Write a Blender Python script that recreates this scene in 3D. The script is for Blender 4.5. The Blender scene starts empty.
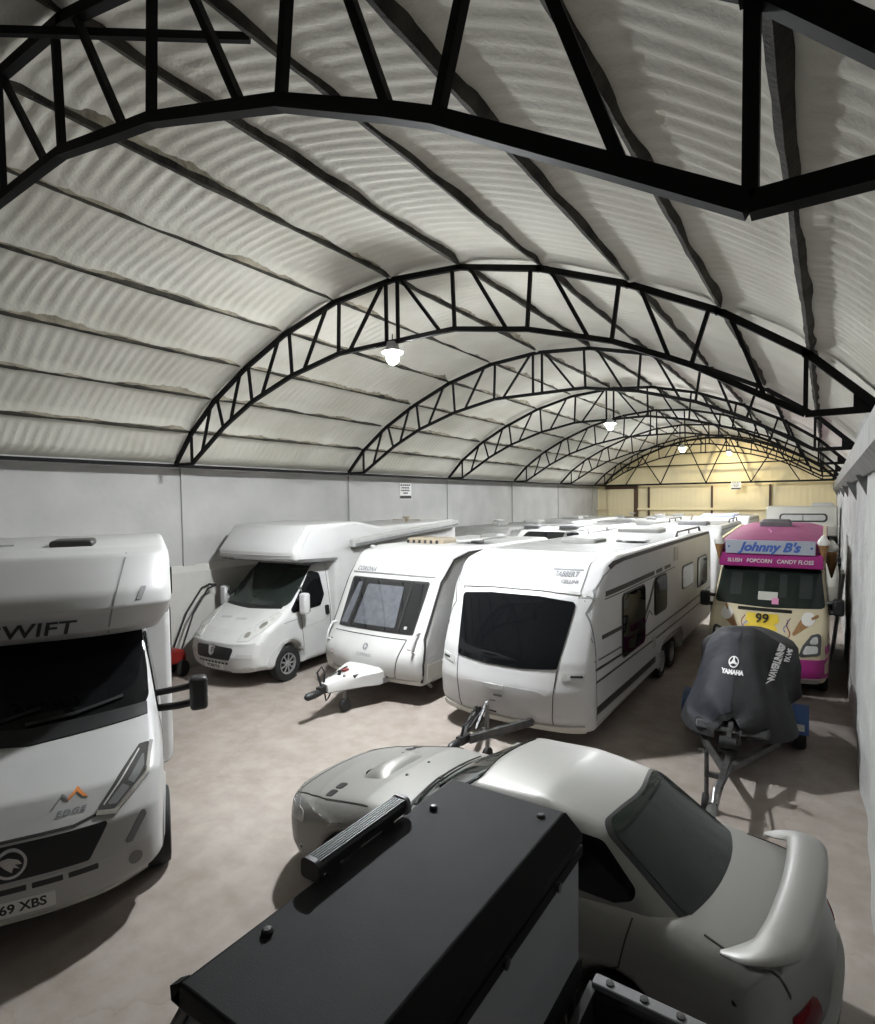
import bpy, bmesh, math, random
import numpy as np
from mathutils import Vector, Matrix, Quaternion
from mathutils.bvhtree import BVHTree
random.seed(7)
PI = math.pi
SC = bpy.context.scene
COL = SC.collection

# ------------------------------------------------------------------ materials
def nodes(name):
    m = bpy.data.materials.new(name); m.use_nodes = True
    nt = m.node_tree
    return m, nt, nt.nodes['Principled BSDF']

def P(b, **k):
    names = dict(col='Base Color', rough='Roughness', metal='Metallic', coat='Coat Weight', coatr='Coat Roughness', spec='Specular IOR Level', alpha='Alpha', trans='Transmission Weight', emit='Emission Color', es='Emission Strength')
    for a, v in k.items():
        s = b.inputs[names[a]]
        if a in ('col', 'emit'): v = (*v, 1)
        s.default_value = v

def plain(name, col, rough=.5, metal=0, dirt=0, scale=6, **k):
    m, nt, b = nodes(name)
    P(b, col=col, rough=rough, metal=metal, **k)
    if dirt:
        tc = nt.nodes.new('ShaderNodeTexCoord'); n = nt.nodes.new('ShaderNodeTexNoise')
        n.inputs['Scale'].default_value = scale; n.inputs['Detail'].default_value = 6
        r = nt.nodes.new('ShaderNodeValToRGB')
        r.color_ramp.elements[0].position = .3; r.color_ramp.elements[1].position = .7
        r.color_ramp.elements[0].color = (*[c * (1 - dirt) for c in col], 1)
        r.color_ramp.elements[1].color = (*col, 1)
        nt.links.new(tc.outputs['Object'], n.inputs['Vector']); nt.links.new(n.outputs['Fac'], r.inputs['Fac'])
        nt.links.new(r.outputs['Color'], b.inputs['Base Color'])
    return m

def bumpy(m, kind='noise', scale=20, strength=.3, dist=.02, detail=6):
    nt = m.node_tree; b = nt.nodes['Principled BSDF']
    tc = nt.nodes.new('ShaderNodeTexCoord'); n = nt.nodes.new('ShaderNodeTexNoise')
    n.inputs['Scale'].default_value = scale; n.inputs['Detail'].default_value = detail
    bp = nt.nodes.new('ShaderNodeBump'); bp.inputs['Strength'].default_value = strength; bp.inputs['Distance'].default_value = dist
    nt.links.new(tc.outputs['Object'], n.inputs['Vector']); nt.links.new(n.outputs['Fac'], bp.inputs['Height'])
    nt.links.new(bp.outputs['Normal'], b.inputs['Normal'])
    return m

def glassy(name, tint, mixfac, rough=.03):
    """Tinted see-through pane: transparent + glossy by fresnel."""
    m = bpy.data.materials.new(name); m.use_nodes = True; nt = m.node_tree; nt.nodes.clear()
    o = nt.nodes.new('ShaderNodeOutputMaterial'); t = nt.nodes.new('ShaderNodeBsdfTransparent'); t.inputs[0].default_value = (*tint, 1)
    g = nt.nodes.new('ShaderNodeBsdfGlossy'); g.inputs['Roughness'].default_value = rough; g.inputs[0].default_value = (.9, .92, .95, 1)
    mx = nt.nodes.new('ShaderNodeMixShader'); mx.inputs[0].default_value = mixfac
    nt.links.new(t.outputs[0], mx.inputs[1]); nt.links.new(g.outputs[0], mx.inputs[2]); nt.links.new(mx.outputs[0], o.inputs[0])
    return m

def concrete():
    m, nt, b = nodes('concrete_floor')
    tc = nt.nodes.new('ShaderNodeTexCoord')
    def noise(s, d=8, ro=.6):
        n = nt.nodes.new('ShaderNodeTexNoise'); n.inputs['Scale'].default_value = s; n.inputs['Detail'].default_value = d; n.inputs['Roughness'].default_value = ro
        nt.links.new(tc.outputs['Object'], n.inputs['Vector']); return n
    a, c, f = noise(.45), noise(3.2), noise(60, 4)
    r = nt.nodes.new('ShaderNodeValToRGB')
    r.color_ramp.elements[0].position = .33; r.color_ramp.elements[0].color = (.27, .231, .205, 1)
    r.color_ramp.elements[1].position = .68; r.color_ramp.elements[1].color = (.385, .345, .315, 1)
    nt.links.new(a.outputs['Fac'], r.inputs['Fac'])
    r2 = nt.nodes.new('ShaderNodeValToRGB')
    r2.color_ramp.elements[0].position = .3; r2.color_ramp.elements[0].color = (.78, .75, .72, 1)
    r2.color_ramp.elements[1].position = .62; r2.color_ramp.elements[1].color = (1, 1, 1, 1)
    nt.links.new(c.outputs['Fac'], r2.inputs['Fac'])
    mx = nt.nodes.new('ShaderNodeMix'); mx.data_type = 'RGBA'; mx.blend_type = 'MULTIPLY'; mx.inputs[0].default_value = 1
    nt.links.new(r.outputs[0], mx.inputs[6]); nt.links.new(r2.outputs[0], mx.inputs[7])
    # fine cracks wandering over the slab
    vo = nt.nodes.new('ShaderNodeTexVoronoi'); vo.feature = 'DISTANCE_TO_EDGE'; vo.inputs['Scale'].default_value = .32
    mp = nt.nodes.new('ShaderNodeVectorMath'); mp.operation = 'MULTIPLY_ADD'
    mp.inputs[1].default_value = (.6, .6, .6)
    nt.links.new(c.outputs['Color'], mp.inputs[0]); nt.links.new(tc.outputs['Object'], mp.inputs[2])
    nt.links.new(mp.outputs[0], vo.inputs['Vector'])
    cr = nt.nodes.new('ShaderNodeValToRGB')
    cr.color_ramp.elements[0].position = 0; cr.color_ramp.elements[0].color = (.88, .87, .86, 1)
    cr.color_ramp.elements[1].position = .006; cr.color_ramp.elements[1].color = (1, 1, 1, 1)
    nt.links.new(vo.outputs['Distance'], cr.inputs['Fac'])
    m2 = nt.nodes.new('ShaderNodeMix'); m2.data_type = 'RGBA'; m2.blend_type = 'MULTIPLY'; m2.inputs[0].default_value = 1
    nt.links.new(mx.outputs[2], m2.inputs[6]); nt.links.new(cr.outputs[0], m2.inputs[7])
    nt.links.new(m2.outputs[2], b.inputs['Base Color'])
    b.inputs['Roughness'].default_value = .72
    bp = nt.nodes.new('ShaderNodeBump'); bp.inputs['Strength'].default_value = .25; bp.inputs['Distance'].default_value = .006
    nt.links.new(f.outputs['Fac'], bp.inputs['Height']); nt.links.new(bp.outputs['Normal'], b.inputs['Normal'])
    return m

def foam():
    m, nt, b = nodes('spray_foam')
    tc = nt.nodes.new('ShaderNodeTexCoord')
    n = nt.nodes.new('ShaderNodeTexNoise'); n.inputs['Scale'].default_value = .9; n.inputs['Detail'].default_value = 7
    r = nt.nodes.new('ShaderNodeValToRGB')
    r.color_ramp.elements[0].position = .3; r.color_ramp.elements[0].color = (.56, .54, .47, 1)
    r.color_ramp.elements[1].position = .7; r.color_ramp.elements[1].color = (.68, .665, .60, 1)
    nt.links.new(tc.outputs['Object'], n.inputs['Vector']); nt.links.new(n.outputs['Fac'], r.inputs['Fac'])
    nt.links.new(r.outputs[0], b.inputs['Base Color']); b.inputs['Roughness'].default_value = .9
    f = nt.nodes.new('ShaderNodeTexNoise'); f.inputs['Scale'].default_value = 22; f.inputs['Detail'].default_value = 5
    nt.links.new(tc.outputs['Object'], f.inputs['Vector'])
    bp = nt.nodes.new('ShaderNodeBump'); bp.inputs['Strength'].default_value = .5; bp.inputs['Distance'].default_value = .012
    nt.links.new(f.outputs['Fac'], bp.inputs['Height']); nt.links.new(bp.outputs['Normal'], b.inputs['Normal'])
    return m

def corrugated(name, col, period=.2, strength=.6, axis='X'):
    m, nt, b = nodes(name)
    P(b, col=col, rough=.6)
    tc = nt.nodes.new('ShaderNodeTexCoord'); w = nt.nodes.new('ShaderNodeTexWave')
    w.bands_direction = axis; w.inputs['Scale'].default_value = .314 / period; w.inputs['Distortion'].default_value = 0
    nt.links.new(tc.outputs['Object'], w.inputs['Vector'])
    bp = nt.nodes.new('ShaderNodeBump'); bp.inputs['Strength'].default_value = strength; bp.inputs['Distance'].default_value = .02
    nt.links.new(w.outputs['Fac'], bp.inputs['Height']); nt.links.new(bp.outputs['Normal'], b.inputs['Normal'])
    return m

M = {}
M['floor'] = concrete()
M['foam'] = foam()
M['steel'] = plain('black_steel', (.006, .006, .006), .7, spec=.2, dirt=.4)
M['purlin'] = bumpy(plain('foam_stained_purlin', (.065, .058, .045), .85, dirt=.9, scale=4), scale=30, strength=.5)
M['foambead'] = bumpy(plain('stained_foam_bead', (.40, .365, .28), .9, dirt=.55, scale=5), scale=25, strength=.6)
M['wall'] = bumpy(plain('painted_wall', (.50, .497, .485), .8, dirt=.2, scale=1.0), scale=9, strength=.15)
M['wall_low'] = bumpy(plain('painted_kicker', (.53, .52, .49), .8, dirt=.1, scale=1.5), scale=9, strength=.15)
M['render'] = bumpy(plain('rough_render', (.44, .44, .435), .9, dirt=.2, scale=2), scale=9, strength=.6, dist=.03)
M['ledge'] = bumpy(plain('galvanised_ledge', (.16, .16, .157), .6, metal=.1, dirt=.45, scale=5), scale=6, strength=.4)
M['cream'] = corrugated('cream_cladding', (.80, .70, .45), .25, .35)
M['brown'] = plain('brown_post', (.10, .055, .03), .6, dirt=.3)
M['white'] = plain('white_gelcoat', (.565, .565, .565), .45, dirt=.05, scale=2)
M['white2'] = plain('aged_white_gelcoat', (.555, .555, .545), .45, dirt=.09, scale=2.5)
M['white3'] = plain('shaded_white_gelcoat', (.44, .44, .435), .42, dirt=.08, scale=2)  # white gelcoat darkened all over; shade on the near motorhome's front put into colour
M['offwhite'] = plain('off_white_panel', (.55, .54, .49), .4, dirt=.1, scale=3)
M['greyside'] = plain('grey_white_side', (.50, .50, .495), .38, dirt=.08, scale=2)
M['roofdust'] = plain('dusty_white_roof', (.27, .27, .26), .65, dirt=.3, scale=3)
M['glass'] = plain('dark_glass', (.006, .0065, .0075), .05, coat=0, spec=.24)
M['glass_green'] = plain('greenish_windscreen', (.018, .024, .021), .06, spec=.32)
M['pane'] = glassy('tinted_pane', (.62, .64, .66), .10)
def polyc():
    m = glassy('scuffed_polycarbonate', (.5, .5, .52), .16, .25); nt = m.node_tree
    out = [n for n in nt.nodes if n.type == 'OUTPUT_MATERIAL'][0]; mx0 = out.inputs[0].links[0].from_node
    d = nt.nodes.new('ShaderNodeBsdfDiffuse'); d.inputs[0].default_value = (.36, .36, .375, 1)
    m2 = nt.nodes.new('ShaderNodeMixShader'); m2.inputs[0].default_value = .6
    nt.links.new(mx0.outputs[0], m2.inputs[1]); nt.links.new(d.outputs[0], m2.inputs[2]); nt.links.new(m2.outputs[0], out.inputs[0]); return m
M['poly'] = polyc()
M['curtain'] = plain('grey_blind', (.36, .36, .39), .8, dirt=.3, scale=9)
M['rubber'] = plain('tyre_rubber', (.013, .013, .013), .75, dirt=.2)
M['black'] = plain('black_plastic', (.014, .014, .015), .45)
M['trim'] = plain('dark_trim', (.03, .028, .028), .5)
M['grey'] = plain('grey_plastic', (.20, .20, .205), .5, dirt=.2)
M['lgrey'] = plain('pale_grey_plastic', (.45, .45, .44), .5, dirt=.15)
M['beige'] = plain('beige_vent', (.42, .36, .27), .6, dirt=.2)
M['silver'] = plain('silver_paint', (.27, .265, .25), .48, metal=.35, coat=.12, coatr=.25)
M['chrome'] = plain('chrome', (.75, .75, .76), .12, metal=1)
M['alloy'] = plain('silver_hubcap', (.55, .55, .56), .3, metal=.7)
M['galv'] = plain('galvanised_steel', (.30, .30, .30), .4, metal=.8, dirt=.4, scale=12)
M['lens'] = plain('clear_lamp_lens', (.60, .60, .58), .12, coat=.6, coatr=.05, dirt=.25, scale=14)
M['lampblack'] = plain('smoked_lamp', (.05, .05, .052), .06, coat=1, coatr=.02)
M['amber'] = plain('amber_lens', (.7, .2, .02), .2)
M['red'] = plain('red_lens', (.16, .006, .012), .15, coat=1)
M['redpaint'] = plain('red_paint', (.22, .015, .012), .4, dirt=.3)
M['orange'] = plain('orange_vinyl', (.70, .24, .06), .5)
M['decalgrey'] = plain('grey_vinyl', (.19, .195, .21), .45)
M['decalbrown'] = plain('brown_grey_vinyl', (.035, .032, .03), .45)
M['plate'] = plain('white_plate', (.72, .72, .70), .4)
M['ink'] = plain('black_ink', (.01, .01, .01), .5)
M['pink'] = plain('magenta_paint', (.42, .035, .24), .4, coat=.1, dirt=.08)
M['pinkroof'] = plain('faded_pink_roof', (.36, .07, .20), .55, dirt=.2, scale=3)
M['creampaint'] = plain('cream_paint', (.62, .55, .38), .4, coat=.1, dirt=.05)
M['signface'] = plain('sign_board', (.42, .45, .52), .35)
M['blue'] = plain('blue_lettering', (.06, .13, .45), .4)
M['txtwhite'] = plain('white_lettering', (.8, .8, .8), .5)
M['yellow'] = plain('yellow_vinyl', (.75, .55, .05), .5)
M['cone'] = plain('wafer_cone', (.38, .20, .08), .7, dirt=.35, scale=30)
M['icecream'] = plain('ice_cream_white', (.78, .77, .73), .5)
M['pinkpaper'] = plain('pink_paper', (.75, .3, .5), .7)
M['paper'] = plain('paper', (.55, .55, .5), .8)
M['cover'] = bumpy(plain('black_cover_fabric', (.017, .017, .019), .75, dirt=.2), scale=5, strength=.5, dist=.04)
M['coverblue'] = bumpy(plain('navy_cover_fabric', (.020, .022, .031), .7, dirt=.2), scale=5, strength=.5, dist=.04)
M['bluefender'] = plain('blue_mudguard', (.03, .085, .24), .45, dirt=.3)
M['matroof'] = bumpy(plain('textured_black_roof', (.017, .017, .0195), .7, spec=.25, dirt=.25, scale=5), scale=160, strength=.25, dist=.004)
M['matedge'] = plain('black_roof_edge', (.004, .004, .004), .8, spec=.2)
M['dimlens'] = plain('dim_lamp_reflector', (.16, .16, .165), .2, coat=.5)
M['lens_led'] = plain('led_strip', (.12, .12, .13), .15)
M['cloth'] = plain('mauve_cloth', (.30, .24, .34), .9, dirt=.4, scale=20)
M['darkgalv'] = plain('weathered_galvanised_steel', (.13, .13, .13), .5, metal=.6, dirt=.5, scale=12)
M['vancurtain'] = plain('dim_curtain', (.035, .042, .04), .12, spec=.4)
M['bluecover'] = plain('pale_blue_cover', (.38, .42, .62), .6, dirt=.1)
M['interior'] = plain('dark_interior', (.02, .02, .02), .9)
def lit(key, name, emit, es):
    m, nt, b = nodes(name); P(b, col=(.9, .9, .9), emit=emit, es=es); M[key] = m
lit('lamp', 'lit_lamp_bulb', (.95, .98, 1.0), 400)
lit('lampdown', 'lit_led_panel', (.95, .98, 1.0), 1750)
lit('lampwarm', 'lit_warm_bulb', (1.0, .86, .56), 140)

# ------------------------------------------------------------------ object helpers
def link(name, me, mat, parent=None, label=None, smooth=40):
    o = bpy.data.objects.new(name, me); COL.objects.link(o)
    if mat is not None and not me.materials: me.materials.append(M[mat] if isinstance(mat, str) else mat)
    if smooth:
        for p in me.polygons: p.use_smooth = True
        me.set_sharp_from_angle(angle=math.radians(smooth))
    if parent: o.parent = parent
    if label: o['label'] = label
    return o

def thing(name, label, cat, loc=(0, 0, 0), rz=0, group=None):
    o = bpy.data.objects.new(name, None); COL.objects.link(o)
    o.location = loc; o.rotation_euler = (0, 0, rz); o.empty_display_size = .2
    o['label'] = label; o['category'] = cat
    if group: o['group'] = group
    return o

def tag(o, label, cat, group=None, kind=None):
    o['label'] = label; o['category'] = cat
    if group: o['group'] = group
    if kind: o['kind'] = kind
    return o

def struct(o, label, cat):
    o['kind'] = 'structure'; o['label'] = label; o['category'] = cat
    return o

class MB:
    def __init__(s): s.v = []; s.f = []
    def add(s, vs, fs):
        b = len(s.v); s.v.extend([tuple(v) for v in vs]); s.f.extend([tuple(i + b for i in f) for f in fs]); return s
    def box(s, x0, x1, y0, y1, z0, z1):
        vs = [(x, y, z) for x in (x0, x1) for y in (y0, y1) for z in (z0, z1)]
        return s.add(vs, [(0, 1, 3, 2), (4, 6, 7, 5), (0, 4, 5, 1), (2, 3, 7, 6), (0, 2, 6, 4), (1, 5, 7, 3)])
    def beam(s, p, q, w, h, up=(0, 0, 1)):
        p = Vector(p); q = Vector(q); d = (q - p).normalized(); up = Vector(up)
        if abs(d.dot(up)) > .98: up = Vector((0, 1, 0)) if abs(d.y) < .9 else Vector((1, 0, 0))
        a = d.cross(up).normalized() * (w / 2); b = a.cross(d).normalized() * (h / 2)
        vs = [p - a - b, p + a - b, p + a + b, p - a + b, q - a - b, q + a - b, q + a + b, q - a + b]
        return s.add(vs, [(3, 2, 1, 0), (4, 5, 6, 7), (0, 1, 5, 4), (1, 2, 6, 5), (2, 3, 7, 6), (3, 0, 4, 7)])
    def tube(s, pts, r, n=8, closed=False):
        pts = [Vector(p) for p in pts]; m = len(pts); rs = r if isinstance(r, (list, tuple)) else [r] * m
        vs = []; prev = None
        for i, p in enumerate(pts):
            a = pts[max(i - 1, 0)]; b = pts[min(i + 1, m - 1)]
            if closed: a = pts[(i - 1) % m]; b = pts[(i + 1) % m]
            d = (b - a).normalized()
            if prev is None:
                u = Vector((0, 0, 1)) if abs(d.z) < .9 else Vector((1, 0, 0))
                u = (u - d * u.dot(d)).normalized()
            else:
                u = (prev - d * prev.dot(d)).normalized()
            prev = u; w = d.cross(u)
            for k in range(n):
                t = 2 * PI * k / n; vs.append(p + (u * math.cos(t) + w * math.sin(t)) * rs[i])
        fs = []
        for i in range(m if closed else m - 1):
            j = (i + 1) % m
            for k in range(n):
                l = (k + 1) % n; fs.append((i * n + k, i * n + l, j * n + l, j * n + k))
        if not closed:
            fs.append(tuple(range(n - 1, -1, -1))); fs.append(tuple((m - 1) * n + k for k in range(n)))
        return s.add(vs, fs)
    def lathe(s, prof, axis='Z', c=(0, 0, 0), n=32, closed=False):
        """prof: list of (radius, height) about the axis through c."""
        vs = []; m = len(prof)
        for (r, h) in prof:
            for k in range(n):
                t = 2 * PI * k / n; a, b = r * math.cos(t), r * math.sin(t)
                v = {'Z': (a, b, h), 'X': (h, a, b), 'Y': (b, h, a)}[axis]
                vs.append((v[0] + c[0], v[1] + c[1], v[2] + c[2]))
        fs = []
        for i in range(m if closed else m - 1):
            j = (i + 1) % m
            for k in range(n):
                l = (k + 1) % n; fs.append((i * n + k, i * n + l, j * n + l, j * n + k))
        if not closed:
            fs.append(tuple(range(n - 1, -1, -1))); fs.append(tuple((m - 1) * n + k for k in range(n)))
        return s.add(vs, fs)
    def prism(s, outline, axis, a, b):
        """outline: 2-D points; axis X: (y,z), Y: (x,z), Z: (x,y); extruded from a to b."""
        n = len(outline)
        def mk(p, h): return {'X': (h, p[0], p[1]), 'Y': (p[0], h, p[1]), 'Z': (p[0], p[1], h)}[axis]
        vs = [mk(p, a) for p in outline] + [mk(p, b) for p in outline]
        fs = [tuple(range(n - 1, -1, -1)), tuple(range(n, 2 * n))] + [(i, (i + 1) % n, n + (i + 1) % n, n + i) for i in range(n)]
        return s.add(vs, fs)
    def bm(s):
        bm = bmesh.new(); vs = [bm.verts.new(v) for v in s.v]
        for f in s.f:
            try: bm.faces.new([vs[i] for i in f])
            except ValueError: pass
        bmesh.ops.remove_doubles(bm, verts=bm.verts, dist=1e-5)
        bmesh.ops.dissolve_degenerate(bm, edges=bm.edges, dist=1e-6)
        bmesh.ops.recalc_face_normals(bm, faces=bm.faces)
        return bm
    def build(s, name, mat, parent=None, label=None, smooth=40, bevel=0, seg=2):
        bm = s.bm(); me = bpy.data.meshes.new(name); bm.to_mesh(me); bm.free()
        o = link(name, me, mat, parent, label, smooth)
        if bevel:
            md = o.modifiers.new('bevel', 'BEVEL'); md.width = bevel; md.segments = seg; md.limit_method = 'ANGLE'; md.angle_limit = math.radians(35); md.harden_normals = False
        return o

def fromnp(name, V, F, mat, parent=None, label=None, smooth=60):
    me = bpy.data.meshes.new(name); me.from_pydata([tuple(v) for v in V], [], [tuple(f) for f in F]); me.update()
    return link(name, me, mat, parent, label, smooth)

def gridmesh(V, name, mat, parent=None, label=None, smooth=60, wrap=False):
    """V: array [nu][nv][3]"""
    nu, nv = len(V), len(V[0]); vs = [p for row in V for p in row]; fs = []
    for i in range(nu - 1):
        for j in range(nv if wrap else nv - 1):
            k = (j + 1) % nv; fs.append((i * nv + j, i * nv + k, (i + 1) * nv + k, (i + 1) * nv + j))
    return MB().add(vs, fs).build(name, mat, parent, label, smooth)

def fillet(pts, n=6):
    """pts: (a,b,r) corners -> dense 2-D outline with rounded corners."""
    out = []; m = len(pts)
    for i in range(m):
        p = Vector(pts[i][:2]); r = pts[i][2] if len(pts[i]) > 2 else 0
        if r <= 0: out.append((p.x, p.y)); continue
        a = Vector(pts[i - 1][:2]); b = Vector(pts[(i + 1) % m][:2])
        u = (a - p); v = (b - p); lu, lv = u.length, v.length; u.normalize(); v.normalize()
        ang = math.acos(max(-1, min(1, u.dot(v))))
        if ang > PI - .02: out.append((p.x, p.y)); continue
        d = min(r / math.tan(ang / 2), lu * .49, lv * .49); rr = d * math.tan(ang / 2)
        c = p + (u + v).normalized() * (rr / math.sin(ang / 2))
        s = p + u * d; e = p + v * d
        a0 = math.atan2(s.y - c.y, s.x - c.x); a1 = math.atan2(e.y - c.y, e.x - c.x); da = (a1 - a0 + PI) % (2 * PI) - PI
        for k in range(n + 1):
            t = a0 + da * k / n; out.append((c.x + rr * math.cos(t), c.y + rr * math.sin(t)))
    return out

def rect(x0, x1, z0, z1, r=.03, n=4):
    return fillet([(x0, z0, r), (x1, z0, r), (x1, z1, r), (x0, z1, r)], n)

def arch(yc, zc, r, z0, n=12):
    """points of a wheel-arch notch travelling towards +y along a bottom edge at z0."""
    h = z0 - zc; a = math.asin(max(-1, min(1, h / r)))
    return [(yc - r * math.cos(a + (PI - 2 * a) * k / n), zc + r * math.sin(a + (PI - 2 * a) * k / n)) for k in range(n + 1)]

def solid_bm(prof, hw, r, deform=None, dy=.15, dz=.12, nx=10, nr=5):
    """a side profile (y,z) carried across the width with rounded edges, finely cut, then deformed."""
    n = len(prof); P2 = [Vector(p) for p in prof]
    area = sum(P2[i].x * P2[(i + 1) % n].y - P2[(i + 1) % n].x * P2[i].y for i in range(n))
    sg = 1 if area > 0 else -1
    def inset(d):
        out = []
        for i in range(n):
            a = (P2[i] - P2[i - 1]); b = (P2[(i + 1) % n] - P2[i])
            if a.length < 1e-7: a = b
            if b.length < 1e-7: b = a
            a.normalize(); b.normalize()
            na = Vector((-a.y, a.x)) * sg; nb = Vector((-b.y, b.x)) * sg
            m = na + nb
            if m.length < 1e-4: m = na
            m.normalize(); k = max(.6, m.dot(na))
            out.append(P2[i] + m * (d / k))
        return out
    xs = []; rings = []
    ths = [PI / 2 * k / nr for k in range(nr + 1)]
    for t in reversed(ths):
        rings.append((-(hw - r + r * math.sin(t)), inset(r * (1 - math.cos(t)))))
    for k in range(1, nx):
        rings.append((-(hw - r) + 2 * (hw - r) * k / nx, P2))
    for t in ths:
        rings.append((hw - r + r * math.sin(t), inset(r * (1 - math.cos(t)))))
    bm = bmesh.new(); R = []
    for x, ps in rings: R.append([bm.verts.new((x, p.x, p.y)) for p in ps])
    for i in range(len(R) - 1):
        for j in range(n):
            k = (j + 1) % n
            bm.faces.new((R[i][j], R[i][k], R[i + 1][k], R[i + 1][j]))
    bm.faces.new(R[0]); bm.faces.new(list(reversed(R[-1])))
    ys = [p.x for p in P2]; zs = [p.y for p in P2]
    def cut(co, no):
        bmesh.ops.bisect_plane(bm, geom=bm.verts[:] + bm.edges[:] + bm.faces[:], dist=1e-5, plane_co=co, plane_no=no)
    if deform:
        y = min(ys) + dy
        while y < max(ys): cut((0, y, 0), (0, 1, 0)); y += dy
        z = min(zs) + dz
        while z < max(zs): cut((0, 0, z), (0, 0, 1)); z += dz
        for v in bm.verts: v.co = Vector(deform(*v.co))
    bmesh.ops.recalc_face_normals(bm, faces=bm.faces)
    return bm

def body(prof, hw, r, name, mat, parent, deform=None, label=None, **k):
    bm = solid_bm(prof, hw, r, deform, **k)
    me = bpy.data.meshes.new(name); bm.to_mesh(me)
    tree = BVHTree.FromBMesh(bm); bm.free()
    o = link(name, me, mat, parent, label, 38)
    return o, tree

VIEWS = {'front': (Vector((0, -20, 0)), Vector((1, 0, 0)), Vector((0, 0, 1)), Vector((0, 1, 0))),
         'back': (Vector((0, 30, 0)), Vector((1, 0, 0)), Vector((0, 0, 1)), Vector((0, -1, 0))),
         'right': (Vector((20, 0, 0)), Vector((0, 1, 0)), Vector((0, 0, 1)), Vector((-1, 0, 0))),
         'left': (Vector((-20, 0, 0)), Vector((0, 1, 0)), Vector((0, 0, 1)), Vector((1, 0, 0))),
         'top': (Vector((0, 0, 20)), Vector((1, 0, 0)), Vector((0, 1, 0)), Vector((0, 0, -1)))}

def cast(trees, view, u, v, off):
    O, U, W, D = VIEWS[view]; o = O + U * u + W * v; best = None
    for t in trees:
        h = t.ray_cast(o, D)
        if h[0] is not None and (best is None or h[3] < best[3]): best = h
    if best is not None and view in ('right', 'left') and abs(best[0].x) < .42: best = None      # slipped past the corner
    if best is None:                                   # just past the silhouette: take the nearest rim on the viewer's side
        bd = None
        for k in range(600):
            p = o + D * (14 + k * .03)
            for t in trees:
                h = t.find_nearest(p)
                if bd is None or h[3] < bd[3] - .004: bd = h
        best = bd
    nrm = best[1].normalized()
    if nrm.dot(D) > 0: nrm = -nrm
    return best[0] + nrm * off, nrm

def decal(trees, view, outline, name, mat, parent, off=.005, step=.09, thick=.012, label=None, build=True):
    """a thin panel following the body: an outline drawn in one elevation and laid on the surface."""
    if not isinstance(trees, (list, tuple)): trees = [trees]
    bm = bmesh.new(); f = bm.faces.new([bm.verts.new((p[0], p[1], 0)) for p in outline])
    us = [p[0] for p in outline]; vs = [p[1] for p in outline]
    for ax, (lo, hi) in enumerate(((min(us), max(us)), (min(vs), max(vs)))):
        k = int((hi - lo) / step)
        for i in range(1, k + 1):
            c = lo + (hi - lo) * i / (k + 1); co = [0, 0, 0]; no = [0, 0, 0]; co[ax] = c; no[ax] = 1
            bmesh.ops.bisect_plane(bm, geom=bm.verts[:] + bm.edges[:] + bm.faces[:], dist=1e-6, plane_co=co, plane_no=no)
    bmesh.ops.triangulate(bm, faces=[g for g in bm.faces if len(g.verts) > 4])
    nr = {}
    for v in bm.verts:
        p, n = cast(trees, view, v.co.x, v.co.y, off); v.co = p; nr[v] = n
    edges = [e for e in bm.edges if e.is_boundary]
    skirt = {}
    for e in edges:
        for v in e.verts:
            if v not in skirt: skirt[v] = bm.verts.new(v.co - nr[v] * thick)
    for e in edges:
        a, b = e.verts
        try: bm.faces.new((a, b, skirt[b], skirt[a]))
        except ValueError: pass
    bmesh.ops.recalc_face_normals(bm, faces=bm.faces)
    D = VIEWS[view][3]
    tot = sum((g.normal.dot(D) * g.calc_area() for g in bm.faces), 0)
    if tot > 0: bmesh.ops.reverse_faces(bm, faces=bm.faces)
    me = bpy.data.meshes.new(name); bm.to_mesh(me); bm.free()
    return link(name, me, mat, parent, label, 30)

def strip(pts, w):
    """2-D polyline -> thin outline of width w."""
    P2 = [Vector(p) for p in pts]; L = []; R = []
    for i, p in enumerate(P2):
        d = (P2[min(i + 1, len(P2) - 1)] - P2[max(i - 1, 0)]).normalized(); nn = Vector((-d.y, d.x)) * (w / 2)
        L.append(tuple(p + nn)); R.append(tuple(p - nn))
    return L + R[::-1]

def textverts(txt, size, shear=0, spacing=1.0, bold=0.0):
    cu = bpy.data.curves.new('lettering', 'FONT'); cu.body = txt; cu.size = size; cu.shear = shear; cu.space_character = spacing
    cu.align_x = 'CENTER'; cu.align_y = 'CENTER'; cu.offset = bold; cu.resolution_u = 3
    o = bpy.data.objects.new('lettering_tmp', cu); COL.objects.link(o)
    dg = bpy.context.evaluated_depsgraph_get(); me = o.evaluated_get(dg).to_mesh()
    vs = [tuple(v.co) for v in me.vertices]; fs = [tuple(p.vertices) for p in me.polygons]
    bpy.data.objects.remove(o); bpy.data.curves.remove(cu)
    return vs, fs

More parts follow.
